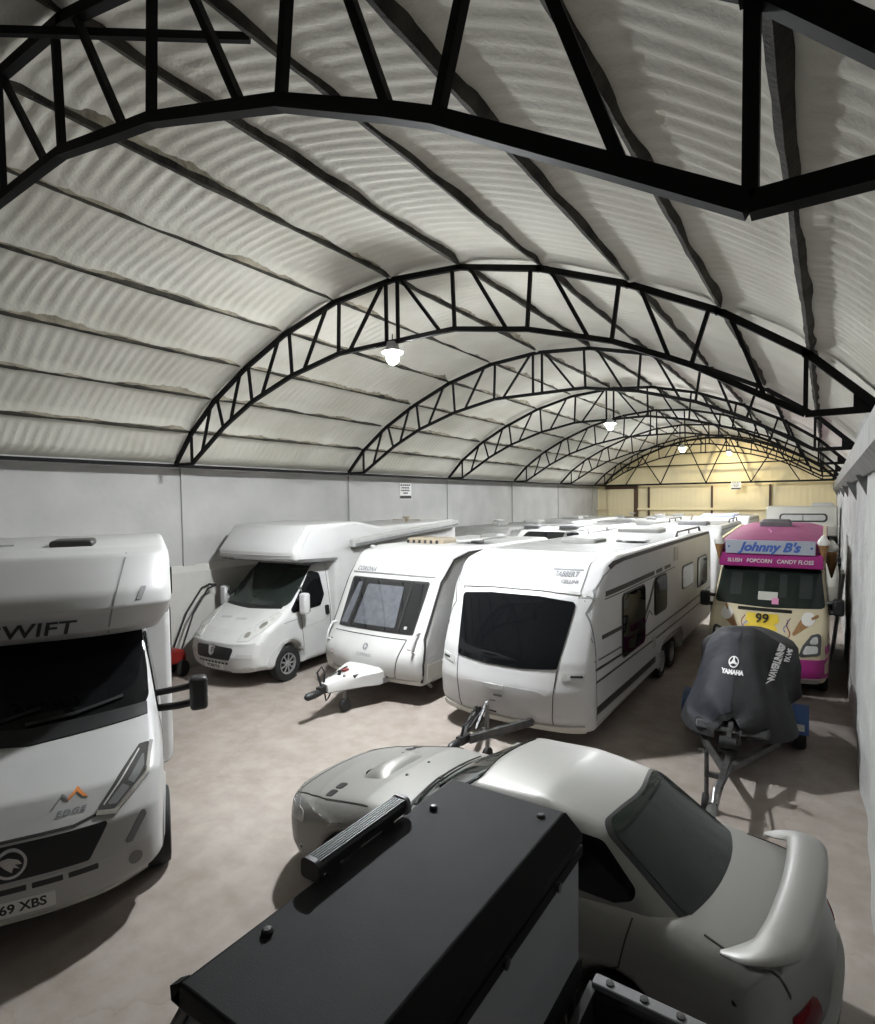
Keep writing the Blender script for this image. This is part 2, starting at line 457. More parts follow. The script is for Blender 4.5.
def text_on(trees, view, txt, u, v, size, mat, parent, off=.008, flip=False, rot=0, label=None, shear=0, bold=0, spacing=1, sx=1, sy=1):
    if not isinstance(trees, (list, tuple)): trees = [trees]
    vs, fs = textverts(txt, size, shear, spacing, bold)
    bm = bmesh.new(); bv = [bm.verts.new(p) for p in vs]
    for f in fs:
        try: bm.faces.new([bv[i] for i in f])
        except ValueError: pass
    for ax in (0, 1):
        lo = min(p[ax] for p in vs); hi = max(p[ax] for p in vs); k = int((hi - lo) / .045)
        for i in range(1, k + 1):
            co = [0, 0, 0]; no = [0, 0, 0]; co[ax] = lo + (hi - lo) * i / (k + 1); no[ax] = 1
            bmesh.ops.bisect_plane(bm, geom=bm.verts[:] + bm.edges[:] + bm.faces[:], dist=1e-6, plane_co=co, plane_no=no)
    bm.verts.index_update(); vs = [tuple(v.co) for v in bm.verts]; fs = [tuple(v.index for v in f.verts) for f in bm.faces]; bm.free()
    out = []; c, s = math.cos(rot), math.sin(rot)
    for p in vs:
        a, b = p[0] * sx, p[1] * sy
        if flip: a = -a
        q, n = cast(trees, view, u + a * c - b * s, v + a * s + b * c, off); out.append(q)
    me = bpy.data.meshes.new('lettering'); me.from_pydata(out, [], fs); me.update()
    return link('lettering', me, mat, parent, label, 0)

def text_flat(txt, size, mat, parent, origin, U, W, label=None, shear=0, bold=0, spacing=1, name='lettering', sx=1):
    vs, fs = textverts(txt, size, shear, spacing, bold); U = Vector(U); W = Vector(W); O = Vector(origin)
    me = bpy.data.meshes.new(name); me.from_pydata([tuple(O + U * (p[0] * sx) + W * p[1]) for p in vs], [], fs); me.update()
    return link(name, me, mat, parent, label, 0)

def wheel(parent, x, y, r, w=.2, side=1, spokes=8, rim='alloy', rimr=.62, hub=True, z=None):
    """tyre with a hubcap child; side=+1 shows the outer face towards +x."""
    z = r if z is None else z
    m = MB(); h = w / 2
    m.lathe([(r * .6, -h * .9), (r * .8, -h), (r * .95, -h * .92), (r, -h * .6), (r, h * .6), (r * .95, h * .92), (r * .8, h), (r * .6, h * .9)], 'X', (x, y, z), 36, closed=True)
    for k in range(3):
        pass
    t = m.build('wheel', 'rubber', parent, smooth=50)
    if hub:
        s = side; R = r * rimr; c = MB()
        c.lathe([(R * 1.02, x + s * h * .55), (R, x + s * h * .95), (R * .90, x + s * h * .9), (R * .86, x + s * h * .55)], 'X', (0, y, z), 32, closed=True)
        c.lathe([(.01, x + s * h * .98), (R * .22, x + s * h * .96), (R * .27, x + s * h * .8), (R * .27, x + s * h * .4)], 'X', (0, y, z), 20)
        for k in range(spokes):
            a = 2 * PI * k / spokes; ca, sa = math.cos(a), math.sin(a)
            c.beam((x + s * h * .82, y + ca * R * .2, z + sa * R * .2), (x + s * h * .82, y + ca * R * .95, z + sa * R * .95), R * .2 if spokes < 9 else R * .14, h * .12, up=(1, 0, 0))
        c.build('hubcap', rim, t, smooth=40)
        d = MB(); d.lathe([(R * .98, x + s * h * .3), (R * .98, x + s * h * .45), (.01, x + s * h * .45)], 'X', (0, y, z), 24)
        d.build('brake_disc', 'interior', t)
    return t

def copy_tree(o, parent=None):
    c = o.copy(); COL.objects.link(c)
    if parent: c.parent = parent
    for ch in list(o.children): copy_tree(ch, c)
    return c
# ------------------------------------------------------------------ camera
YAW, PIT, ROL, F0, CY = .5992, -.0430, -.01222, 570.45, 525.87
fw = Vector((-math.sin(YAW) * math.cos(PIT), math.cos(YAW) * math.cos(PIT), math.sin(PIT)))
rr = Vector((math.cos(YAW), math.sin(YAW), 0)); uu = rr.cross(fw)
r_ = rr * math.cos(ROL) + uu * math.sin(ROL); u_ = -rr * math.sin(ROL) + uu * math.cos(ROL)
cd = bpy.data.cameras.new('camera'); cam = bpy.data.objects.new('camera', cd); COL.objects.link(cam)
cam.matrix_world = Matrix(((r_.x, u_.x, -fw.x, 0), (r_.y, u_.y, -fw.y, 0), (r_.z, u_.z, -fw.z, 3.5), (0, 0, 0, 1)))
cd.sensor_fit = 'VERTICAL'; cd.sensor_height = 36; cd.lens = F0 * 36 / 1024; cd.shift_y = (CY - 512) / 1024; cd.clip_start = .05
SC.camera = cam

# ------------------------------------------------------------------ building
XL, XR, Y0, Y1 = -11.37, .40, -8.0, 33.8
XC, EZ = -5.213, 4.31
def slab(name, x0, x1, y0, y1, z0, z1, mat, label, cat):
    return struct(MB().box(x0, x1, y0, y1, z0, z1).build(name, mat, smooth=0), label, cat)
slab('floor', -11.9, 1.0, Y0 - .3, Y1 + .3, -.25, 0, 'floor', 'bare brown-grey concrete floor of the storage shed', 'floor')
fj = MB()
wl = slab('wall_left', XL - .2, XL, Y0, Y1, 0, EZ - .02, 'wall', 'long white painted side wall on the left of the shed', 'wall')
# sloped-top kicker along the left wall
kk = MB().prism([(XL, 0), (XL + .10, 0), (XL + .10, 2.05), (XL, 2.2)], 'Y', Y0, Y1)
struct(kk.build('baseboard_left', 'wall_low', smooth=0), 'thicker concrete lower band of the left wall with a sloped top', 'wall base')
for i in range(1, 7):
    y = 7.08 + 5.15 * (i - 1)
    pb = MB().box(XL, XL + .035, y - .10, y + .16, 2.18, EZ - .05).box(XL, XL + .05, y - .12, y - .09, 2.18, EZ - .05)
    words = ['behind the photographer', 'behind the nearest motorhome', 'behind the overcab motorhome with a roof awning', 'third along', 'fourth along', 'fifth along', 'sixth along, near the end wall'][i]
    struct(pb.build('trim_1', 'wall', smooth=0), 'white pilaster strip on the left wall, ' + words, 'wall pilaster')
dl = MB().box(-10.86, -10.83, Y0, Y1, EZ - .065, EZ + .0)
struct(dl.build('trim_7', 'steel', smooth=0), 'thin dark line where the ceiling meets the left wall', 'joint line')
tm = MB().box(XL, -10.84, Y0, Y1, EZ - .05, EZ + .02)
struct(tm.build('trim_2', 'wall', smooth=0), 'narrow ledge along the top of the left wall', 'wall plate')
# right wall with rough render: slightly uneven surface
ny, nz = 300, 36; V = []
rng = np.random.default_rng(3)
ph = rng.uniform(0, 6.28, 12)
for i in range(ny + 1):
    y = Y0 + (Y1 - Y0) * i / ny; row = []
    for j in range(nz + 1):
        z = 4.6 * j / nz
        d = .016 * math.sin(y * 1.9 + ph[0] + z) + .012 * math.sin(z * 3.1 + ph[1] + .7 * y) + .01 * math.sin(y * 5.3 + z * 2.2 + ph[2]) + .006 * math.sin(11 * z + 3 * y + ph[3])
        row.append((XR - .02 + d, y, z))
    V.append(row)
wr = gridmesh(V, 'wall_right', 'render', smooth=80); struct(wr, 'roughly rendered pale side wall on the right of the shed', 'wall')
slab('wall_right_core', XR + .03, XR + .25, Y0, Y1, 0, 4.6, 'render', 'solid core of the right side wall', 'wall')
gb = MB().prism([(XR + .02, 3.72), (XR - .08, 3.72), (XR - .17, 3.84), (XR - .17, 4.05), (XR - .08, 4.22), (XR + .02, 4.3)], 'Y', Y0, Y1)
struct(gb.build('trim_3', 'ledge', smooth=0), 'grey ledge beam running along the top of the right wall', 'ledge beam')
for k in range(8):
    y = 4.2 + 3.8 * k
    bk = MB().prism([(XR - .14, 3.74), (XR + .01, 3.74), (XR + .01, 3.42)], 'Y', y, y + .12)
    struct(bk.build('trim_4', 'ledge', smooth=0), 'small triangular bracket under the right-hand ledge beam, number %s from the front' % ['one', 'two', 'three', 'four', 'five', 'six', 'seven', 'eight', 'nine', 'ten', 'eleven', 'twelve'][k], 'bracket')

# arch profile measured at the truss chord: half, from eave to crown
HX = [5.583, 5.017, 4.19, 3.398, 2.274, 1.126, 0]; HZ = [0, .554, 1.123, 1.564, 1.997, 2.283, 2.359]
HX = [5.583, 5.03, 4.27, 3.36, 2.29, 1.15, 0]; HZ = [0, .56, 1.10, 1.57, 1.995, 2.28, 2.37]
top = [(-HX[k], HZ[k]) for k in range(7)] + [(HX[k], HZ[k]) for k in range(5, -1, -1)]     # 13 nodes
low = [(5.03, -.02), (4.69, .185), (4.01, .593), (3.79, .70), (3.17, .98), (2.90, 1.063), (2.125, 1.298), (1.844, 1.347), (1.066, 1.489), (.837, 1.492)]
def W(p, y): return (XC + p[0], y, EZ + p[1])
def lerp(a, b, t): return (a[0] + (b[0] - a[0]) * t, a[1] + (b[1] - a[1]) * t)
TY = [1.79] + [6.536 + 5 * k for k in range(6)]
TW = ['nearest roof truss, large across the top of the view', 'second roof truss, carrying the brightest lamp', 'third roof truss back', 'fourth roof truss back, with a lamp below it', 'fifth roof truss back', 'sixth roof truss back, with a lamp below it', 'last open roof truss before the end wall']
def truss(y, label, w=.06):
    t = thing('roof_truss', label, 'roof truss', (XC, y, EZ), 0, 'arched roof trusses')
    L = lambda p: (p[0], 0, p[1])
    m = MB()
    for a, b in zip(top[:-1], top[1:]): m.beam(L(a), L(b), w, .07)
    for p in top[1:-1]: m.box(p[0] - .034, p[0] + .034, -w / 2, w / 2, p[1] - .034, p[1] + .034)
    m.build('upper_chord', 'steel', t, smooth=0)
    lc = [(-a, b) for a, b in low] + low[::-1]
    m = MB()
    for a, b in zip(lc[:-1], lc[1:]): m.beam(L(a), L(b), w, .06)
    for s in (-1, 1): m.beam(L((s * 5.5, -.02)), L((s * 5.03, -.02)), w, .06)
    m.build('lower_chord', 'steel', t, smooth=0)
    def web(a, b): MB().beam(L(a), L(b), .04, .045, up=(0, 1, 0)).build('web_strut', 'steel', t, smooth=0)
    for s in (-1, 1):
        S = lambda p: (s * p[0], p[1])
        tp = [(HX[k], HZ[k]) for k in range(7)]
        lo = low
        web(S(tp[1]), S(lo[0]))                                   # post over the toe
        for k in range(1, 6):                                     # panels between purlins
            a, b = lo[2 * k - 2], lo[2 * k - 1]
            if k < 5:
                if k > 1: pass
            web(S(lo[2 * k - 1]), S(lerp(tp[k], tp[k + 1], .86)))
            if k < 5: web(S(lerp(tp[k + 1], tp[k + 2], .10)), S(lo[2 * k]))
        web(S((.105, HZ[6] - .01)), S((.105, 1.50)))
    for s in (-1, 1):
        g = MB().prism([(s * 5.40, .17), (s * 5.40, -.05), (s * 5.62, -.05), (s * 5.62, .03)], 'Y', -.012, .012)
        if s > 0: g.build('gusset_plate', 'steel', t, smooth=0)
    return t
for y, l in zip(TY, TW): truss(y, l)
# end frame: arch, eave tie, mid rail and big W bracing in front of the cladding
YE = 33.05
ef = thing('gable_frame', 'far gable frame with an eave tie and large W bracing against the cream end wall', 'gable frame', (XC, YE, EZ))
m = MB()
for a, b in zip(top[:-1], top[1:]): m.beam((a[0], 0, a[1]), (b[0], 0, b[1]), .08, .1)
m.build('upper_chord', 'steel', ef, smooth=0)
MB().beam((-5.5, 0, -.02), (5.5, 0, -.02), .08, .09).build('eave_tie', 'steel', ef, smooth=0)
MB().beam((-4.3, .05, .98), (4.3, .05, .98), .05, .06).build('mid_rail', 'steel', ef, smooth=0)
wx = [-4.3, -2.4, -.1, 2.0, 4.1]; tz = lambda x: float(np.interp(x, [p[0] for p in top], [p[1] for p in top]))
for k, x in enumerate(wx):
    for s in (-1, 1):
        x2 = x + s * 1.0
        if abs(x2) < 5.0: MB().beam((x, 0, 0), (x2, 0, tz(x2)), .05, .06, up=(0, 1, 0)).build('web_strut', 'steel', ef, smooth=0)

# ceiling: sprayed foam over corrugated sheets, smooth arch
s_ = np.array([0] + list(np.cumsum([math.dist(top[i], top[i + 1]) for i in range(12)])))
tx = np.array([p[0] for p in top]); tz_ = np.array([p[1] for p in top])
def cr(s, arr):
    i = int(np.clip(np.searchsorted(s_, s, 'right') - 1, 0, 11)); t = (s - s_[i]) / (s_[i + 1] - s_[i])
    p0 = arr[max(i - 1, 0)]; p1 = arr[i]; p2 = arr[i + 1]; p3 = arr[min(i + 2, 12)]
    if i == 0: p0 = 2 * p1 - p2
    if i == 11: p3 = 2 * p2 - p1
    return .5 * (2 * p1 + (p2 - p0) * t + (2 * p0 - 5 * p1 + 4 * p2 - p3) * t * t + (3 * p1 - p0 - 3 * p2 + p3) * t ** 3)
S = s_[-1]; na = 132
ss = np.linspace(0, S, na + 1)
ax = np.array([cr(s, tx) for s in ss]); az = np.array([cr(s, tz_) for s in ss])
ax = .5 * (ax - ax[::-1]); az = .5 * (az + az[::-1])
gx_ = np.gradient(ax); gz_ = np.gradient(az); ln = np.hypot(gx_, gz_); nx_ = -gz_ / ln; nz_ = gx_ / ln
ys = np.arange(Y0, Y1 + .01, .031)
dS = np.min(np.abs(ss[:, None] - s_[None, 1:-1]), axis=1)
dT = np.min(np.abs(ys[:, None] - np.array(TY)[None, :]), axis=1)
SS, YY = np.meshgrid(ss, ys, indexing='ij')
rng = np.random.default_rng(5)
wob = sum(.5 ** k * np.sin(SS * rng.uniform(.6, 2.2) * (k + 1) + rng.uniform(0, 6)) * np.sin(YY * rng.uniform(.5, 1.4) * (k + 1) + rng.uniform(0, 6)) for k in range(5))
per = .155
env = .55 + .45 * np.sin(SS * 2.3 + .6 * np.sin(YY * .9)) * np.sin(YY * .7 + 1.3 * np.sin(SS))
fade = (1 - np.exp(-(dS / .13) ** 2))[:, None]
rip = fade * np.cos(2 * PI * (YY + .05 * wob) / per) * (.0095 * (.45 + .75 * env)) + fade * .004 * np.cos(2 * PI * (YY + .1 * wob) / (per * .37) + SS * 3)
sag = .06 * np.exp(-(dS / .10) ** 2)[:, None] * (1 + .35 * np.sin(YY * 5.1 + SS * 4) * np.sin(YY * 2.3)) + .05 * np.exp(-(dT / .12) ** 2)[None, :]
off = .135 - sag + rip + .012 * wob
XX = XC + ax[:, None] * 1.0 + nx_[:, None] * off; ZZ = EZ + az[:, None] + nz_[:, None] * off
XX[0, :] = XL - .05; XX[-1, :] = XR + .1; ZZ[0, :] = EZ - .0; ZZ[-1, :] = EZ - .02
na1, nyy = XX.shape
verts = np.stack([XX, YY, ZZ], -1).reshape(-1, 3)
I, J = np.meshgrid(np.arange(na1 - 1), np.arange(nyy - 1), indexing='ij'); b0 = (I * nyy + J).ravel()
faces = np.stack([b0, b0 + nyy, b0 + nyy + 1, b0 + 1], 1)
me = bpy.data.meshes.new('ceiling')
me.vertices.add(len(verts)); me.vertices.foreach_set('co', verts.astype(np.float32).ravel())
me.loops.add(faces.size); me.loops.foreach_set('vertex_index', faces.astype(np.int32).ravel())
me.polygons.add(len(faces)); me.polygons.foreach_set('loop_start', np.arange(0, faces.size, 4, dtype=np.int32))
me.update(calc_edges=True); me.validate()
ce = link('ceiling', me, 'foam', smooth=0)
for p in me.polygons: p.use_smooth = True
struct(ce, 'arched ceiling of off-white sprayed foam rippled over corrugated sheets', 'ceiling')
# purlins, half buried in the foam
ordw = ['first', 'second', 'third', 'fourth', 'fifth', 'crown']
for k in range(1, 12):
    p = Vector(top[k]); t = (Vector(top[k + 1]) - Vector(top[k - 1])).normalized(); nrm = Vector((-t.y, t.x))
    c = p + nrm * .075
    n = 420; R = []
    rg = random.Random(k); wv = 0; hv = 0
    for i in range(n + 1):
        y = Y0 + (YE + .5 - Y0) * i / n
        wv = wv * .8 + rg.gauss(0, .006); hv = hv * .85 + rg.gauss(0, .004)
        w = (.013 if k < 6 else .018) + .6 * abs(wv) + .007 * max(0, math.sin(i * .23 + k)); h = (.032 if k < 6 else .052) + .5 * hv
        ring = []
        for (a, b) in ((-w, -h), (w * .7, -h), (w * 1.3, h), (-w * 1.3, h)):
            q = c + t * a + nrm * b; ring.append((XC + q.x, y, EZ + q.y))
        R.append(ring)
    o = gridmesh(R, 'roof_purlin', 'purlin', smooth=30, wrap=True)
    B = []; wv = 0
    sd = 1 if k <= 6 else -1                              # overspray bead on the uphill side
    for i in range(n + 1):
        y = Y0 + (YE + .5 - Y0) * i / n; wv = wv * .75 + rg.gauss(0, .012)
        w0 = .05 + abs(wv) + .015 * math.sin(i * .31 + k); ring = []
        for (a, b) in ((.008, -.018 + .3 * wv), (w0 * .55, .012), (w0 + .02, .055), (.0, .055)):
            q = c + t * (a * sd) + nrm * b; ring.append((XC + q.x, y, EZ + q.y))
        B.append(ring)
    gridmesh(B, 'foam_bead', 'foambead', o, 'beige lumpy foam bead', 60, wrap=True)
    lab = 'crown roof purlin running along the ridge' if k == 6 else 'dark foam-edged roof purlin, %s up from the %s eave' % (ordw[min(k, 12 - k) - 1], 'left' if k < 6 else 'right')
    tag(o, lab, 'purlin', 'roof purlins')
# thin brace bar crossing near the first truss
bp, bq = Vector((-4.1, 1.55, 6.33)), Vector((-1.93, 1.62, 5.27))
def rayz(px, py, dist):
    d = fw + r_ * ((px - 437.5) / F0) - u_ * ((py - CY) / F0); return Vector((0, 0, 3.5)) + d * dist
a = rayz(-70, 29, 3.6); b = rayz(250, 38, 3.6)
tag(MB().beam(a, b, .035, .05).build('roof_brace', 'steel', smooth=0), 'short black brace bar crossing in front of the nearest truss at upper left', 'brace bar')
# end walls
def gable(name, y0, y1, mat):
    o = [(XC + ax[i] * 1.03, EZ + az[i] + .12) for i in range(0, na + 1, 4)]
    out = [(XL - .1, 0), (XR + .2, 0)] + o[::-1] + [(XL - .1, EZ + .12)]
    return MB().prism(out, 'Y', y0, y1).build(name, mat, smooth=0)
struct(gable('wall_back', Y1 - .05, Y1 + .1, 'cream'), 'cream corrugated end wall at the far end of the shed', 'wall')
struct(gable('wall_front', Y0 - .1, Y0 + .02, 'wall'), 'plain wall behind the photographer', 'wall')
for k, x in enumerate((-8.39, -5.11, -2.41)):
    struct(MB().box(x - .045, x + .045, Y1 - .22, Y1 - .05, 0, EZ - .15).build('trim_5', 'brown', smooth=0), 'dark post against the cream end wall, %s from the left' % ['first', 'second', 'third'][k], 'post')
struct(MB().box(XL, XR, Y1 - .25, Y1 - .05, 2.86, 2.98).build('trim_6', 'cream', smooth=0), 'cream sheeting rail across the foot of the cream end wall', 'rail')
dr = thing('door_1', 'cream roller door in a dark frame at the left of the end wall', 'door', (-9.95, Y1 - .2, 0)); dr['kind'] = 'structure'
MB().box(-.78, .78, 0, .06, 0, 4.12).build('door_panel', 'cream', dr, smooth=0)
MB().box(-.9, .95, -.08, .12, 4.08, 4.28).build('lintel', 'brown', dr, smooth=0)
MB().box(.76, .96, -.08, .12, 0, 4.1).build('post', 'brown', dr, smooth=0)

# wall signs
def sign(label, loc, rz, w, h):
    t = thing('wall_sign', label, 'sign', loc, rz)
    MB().box(-w / 2, w / 2, -.012, 0, 0, h).build('board', 'plate', t, smooth=0)
    m = MB()
    for k in range(4):
        ww = w * (.42, .34, .38, .2)[k]; z = h * (.88 - .165 * k)
        n = 5
        for q in range(n):
            x0 = -ww + 2 * ww * q / n
            m.box(x0, x0 + 2 * ww / n * .72, -.016, -.010, z - h * .045, z + h * .045)
    m.build('print_rows', 'ink', t, smooth=0)
    MB().box(-w / 2 * .96, w / 2 * .96, -.016, -.008, h * .04, h * .22).build('print_band', 'ink', t, smooth=0)
    return t
sign('small white notice with black print on the left wall', (XL + .01, 14.8, 3.58), PI / 2, .62, .52)
sign('small white notice hanging at the middle of the end frame', (-3.88, YE - .08, 3.92), 0, .45, .4)
ws = thing('wall_socket', 'pair of black round sockets low on the left wall behind the motorhome mirror', 'socket', (XL + .102, 6.45, 1.08), PI / 2)
for z in (0, .16): MB().lathe([(.05, -.03), (.06, 0)], 'Y', (0, 0, z), 16).build('socket_cup', 'black', ws)

# lamps
def lamp(loc, label, warm=False, drop=.12):
    t = thing('highbay_lamp', label, 'lamp', loc, 0, 'high-bay lamps')
    MB().lathe([(.15, .055), (.155, .065), (.15, .08), (.10, .10), (.08, .20), (.02, .21)], 'Z', (0, 0, 0), 40).build('housing', 'lgrey', t)
    MB().tube([(0, 0, .20), (0, 0, .20 + drop)], .008, 8).build('hanger', 'steel', t)
    n = 12
    MB().lathe([(max(.001, .09 * math.sin(PI * k / n)), -.03 - .09 * math.cos(PI * k / n)) for k in range(n + 1)], 'Z', (0, 0, 0), 24).build('bulb', 'lampwarm' if warm else 'lamp', t)
    MB().lathe([(.145, .050), (.145, .054), (.001, .054)][::-1] , 'Z', (0, 0, 0), 32).build('led_panel', 'lampwarm' if warm else 'lampdown', t)
lamp((XC, 6.536, 5.60), 'bright lamp hanging under the second truss')
lamp((XC, 16.536, 5.62), 'lamp hanging under the fourth truss')
lamp((XC, 26.536, 5.62), 'lamp hanging under the sixth truss')

lamp((-4.1, 32.2, 5.75), 'lamp in front of the cream end wall', True, .6)
# ------------------------------------------------------------------ shared vehicle bits
def rooflight(parent, x, y, z, w=.55, l=.75, h=.09, mat='lgrey', name='roof_vent'):
    m = MB()
    o1 = rect(x - w / 2, x + w / 2, y - l / 2, y + l / 2, .06); o2 = rect(x - w / 2 + .05, x + w / 2 - .05, y - l / 2 + .05, y + l / 2 - .05, .06)
    n = len(o1); vs = [(p[0], p[1], z - .03) for p in o1] + [(p[0], p[1], z + h * .6) for p in o1] + [(p[0], p[1], z + h) for p in o2]
    fs = [tuple(range(2 * n, 3 * n))]
    for k in range(2):
        for i in range(n): fs.append((k * n + i, k * n + (i + 1) % n, (k + 1) * n + (i + 1) % n, (k + 1) * n + i))
    fs.append(tuple(range(n - 1, -1, -1)))
    return m.add(vs, fs).build(name, mat, parent, smooth=30)

def roofrail(parent, x, y0, y1, z, h=.10, mat='lgrey'):
    m = MB().tube([(x, y0, z), (x, y0 + .12, z + h), (x, y1 - .12, z + h), (x, y1, z)], .022, 8)
    for y in (y0 + .12, (y0 + y1) / 2, y1 - .12): m.beam((x, y, z - .01), (x, y, z + h), .03, .04)
    return m.build('roof_rail', mat, parent)

def number_plate(parent, trees, txt, u, v, w=.52, h=.112, mat='plate'):
    p = decal(trees, 'front', rect(u - w / 2, u + w / 2, v - h / 2, v + h / 2, .012), 'number_plate', mat, parent, off=.012, step=.13, thick=.014)
    text_on(p_tree(p), 'front', txt, u, v, h * .86, 'ink', p, off=.003, bold=.003, sx=.93)
    return p

def p_tree(o):
    me = o.data; return BVHTree.FromPolygons([v.co.copy() for v in me.vertices], [tuple(p.vertices) for p in me.polygons])

# ------------------------------------------------------------------ large twin-axle caravan
def big_caravan():
    t = thing('touring_caravan', 'large white twin-axle caravan with wide black front window and dark side stripes', 'caravan', (-3.83, 7.15, 0), 0)
    bot = .30
    prof = [(.12, bot), ] 
    prof = fillet([(.14, bot, .05), (9.75, bot, .05), (9.85, 1.2, .5), (9.72, 2.5, .2), (9.45, 2.64, .2), (1.6, 2.65, .5), (.95, 2.55, .5), (.5, 2.14, .5), (.10, 1.25, .5), (0, .85, .4), (.04, .5, .2)][::1], 6)
    ar = [(3.95, bot)] + [(3.95, .60), (4.08, .70), (5.62, .70), (5.75, .60), (5.75, bot)]
    k = max(i for i, p in enumerate(prof) if p[1] < bot + .001 and p[0] < 3)
    prof = prof[:k + 1] + ar + prof[k + 1:]
    def df(x, y, z):
        f = max(0, 1 - y / 1.9) ** 1.3; q = abs(x) / 1.25
        return x * (1 - .035 * f * min(1, max(0, (z - .8)) / 1.2)), y + .32 * q ** 3.2 * f, z
    b, T = body(prof, 1.25, .10, 'body', 'white', t, df, dy=.2, dz=.1, nx=16)
    # front
    win = fillet([(-.80, 1.17, .03), (-.3, 1.125, .3), (.3, 1.125, .3), (.80, 1.17, .03), (.93, 2.05, .06), (.4, 2.10, .5), (-.4, 2.10, .5), (-.93, 2.05, .06)])
    decal(T, 'front', win, 'front_window', 'glass', t, off=.012, step=.07, label='wide black front window')
    decal(T, 'front', strip([(-.96, 2.16), (-.4, 2.19), (.4, 2.19), (.96, 2.16)], .035), 'front_rail', 'lgrey', t, off=.02, step=.1, thick=.03)
    for s in (-1, 1):
        decal(T, 'front', strip([(s * .80, 1.16), (s * .77, .8), (s * .74, .36)], .012), 'panel_seam', 'trim', t, off=.006, step=.04)
        decal(T, 'front', strip([(s * .955, 2.64), (s * .965, 2.4), (s * .95, 2.1)], .016), 'panel_seam', 'grey', t, off=.006, step=.03)
        decal(T, 'front', strip([(s * .96, 2.12), (s * 1.12, 2.11), (s * 1.20, 2.10)], .012), 'panel_seam', 'lgrey', t, off=.006, step=.03)
        decal(T, 'front', fillet([(s * .86, 1.02, .02), (s * 1.14, 1.06, .02), (s * 1.14, 1.14, .02), (s * .86, 1.12, .02)]), 'marker_lamp', 'lens', t, off=.012, step=.08)
        decal(T, 'front', rect(min(s * .97, s * 1.12), max(s * .97, s * 1.12), 1.07, 1.10, .01), 'grab_slot', 'black', t, off=.016, step=.08)
        decal(T, 'front', rect(s * 1.06 - .03, s * 1.06 + .03, 2.13, 2.155, .01), 'position_lamp', 'lens', t, off=.012)
    decal(T, 'front', fillet([(-.70, .42, .02), (.70, .42, .02), (.74, .86, .25), (-.74, .86, .25)]), 'locker_lid', 'white', t, off=.006, step=.08, thick=.01)
    decal(T, 'front', rect(-.27, .05, .80, .86, .02), 'locker_handle', 'lgrey', t, off=.035, step=.1, thick=.04)
    decal(T, 'front', rect(-.12, .02, .685, .72, .01), 'handle_badge', 'decalgrey', t, off=.012, step=.1)
    decal(T, 'front', strip([(-1.14, .36), (-.8, .345), (0, .345), (.8, .345), (1.14, .36)], .09), 'bumper_lip', 'offwhite', t, off=.035, step=.08, thick=.05)
    text_on(T, 'front', 'TABBERT', .68, 2.40, .10, 'decalgrey', t, off=.010, shear=.1, bold=.003, sx=.85)
    decal(T, 'front', rect(.46, .91, 2.455, 2.475, .005), 'badge_bar', 'decalgrey', t, off=.006)
    text_on(T, 'front', 'CELLINI', .76, 2.305, .07, 'decalgrey', t, off=.010, bold=.002)
    # right side (towards the camera)
    for side, vw in ((1, 'right'), (-1, 'left')):
        for (a, b_, c, d) in ((1.65, 2.93, 1.05, 2.02), (3.62, 4.55, 1.37, 2.04), (6.02, 7.20, 1.53, 2.00), (7.80, 9.05, 1.33, 2.03)):
            f = decal(T, vw, rect(a, b_, c, d, .10), 'side_window', 'glass', t, off=.022, step=.4, thick=.03)
            decal(T, vw, rect(a - .025, b_ + .025, c - .025, d + .025, .12), 'window_surround', 'trim', f, off=.010, step=.4)
        S = lambda pts, w, m='decalbrown': decal(T, vw, strip(pts, w), 'side_stripe', m, t, off=.006, step=.3)
        S([(.62, 2.14), (2.0, 2.15), (3.60, 2.155)], .075); S([(.60, 2.07), (2.0, 2.075), (5.3, 2.09)], .015)
        S([(3.75, 2.155), (4.2, 2.16)], .065); S([(4.4, 2.16), (4.9, 2.16)], .065)
        S([(.48, 1.555), (1.62, 1.53)], .06); S([(2.95, 1.46), (3.3, 1.7), (3.6, 1.98)], .09); S([(2.95, 1.30), (3.25, 1.52), (3.5, 1.40)], .02)
        S([(.45, 1.27), (1.62, 1.235)], .02); S([(.45, 1.15), (1.62, 1.115)], .035); S([(2.95, 1.11), (6.0, 1.10), (9.6, 1.12)], .03)
        S([(.45, .98), (4.0, .92), (9.6, .90)], .03); S([(.46, .58), (2.0, .56), (3.9, .54)], .11)
        decal(T, vw, rect(5.2, 5.62, 2.22, 2.5, .03), 'fridge_vent', 'lgrey', t, off=.012)
        decal(T, vw, rect(3.5, 3.72, .78, .98, .02), 'service_hatch', 'lgrey', t, off=.010)
        decal(T, vw, strip([(1.12, 2.50), (1.30, 2.545), (1.7, 2.575), (5, 2.585), (9.45, 2.585)], .05), 'awning_rail', 'trim', t, off=.018, step=.4)
        decal(T, vw, strip([(1.15, 2.50), (.95, 2.40), (.72, 2.2), (.55, 1.9), (.46, 1.1), (.46, .45)], .012), 'panel_seam', 'grey', t, off=.006, step=.04)
        decal(T, vw, strip([(.46, .36), (3.85, .34)], .10), 'skirt', 'lgrey', t, off=.02, step=.4)
        decal(T, vw, strip([(5.85, .34), (9.7, .36)], .10), 'skirt', 'lgrey', t, off=.02, step=.4)
        decal(T, vw, strip([(3.88, .34), (3.90, .62), (4.05, .76), (4.6, .79), (5.1, .79), (5.65, .76), (5.80, .62), (5.82, .34)], .11), 'wheel_spat', 'lgrey', t, off=.06, step=.2, thick=.07)
        for y in (4.42, 5.26): wheel(t, side * 1.12, y, .33, .19, side, 10)
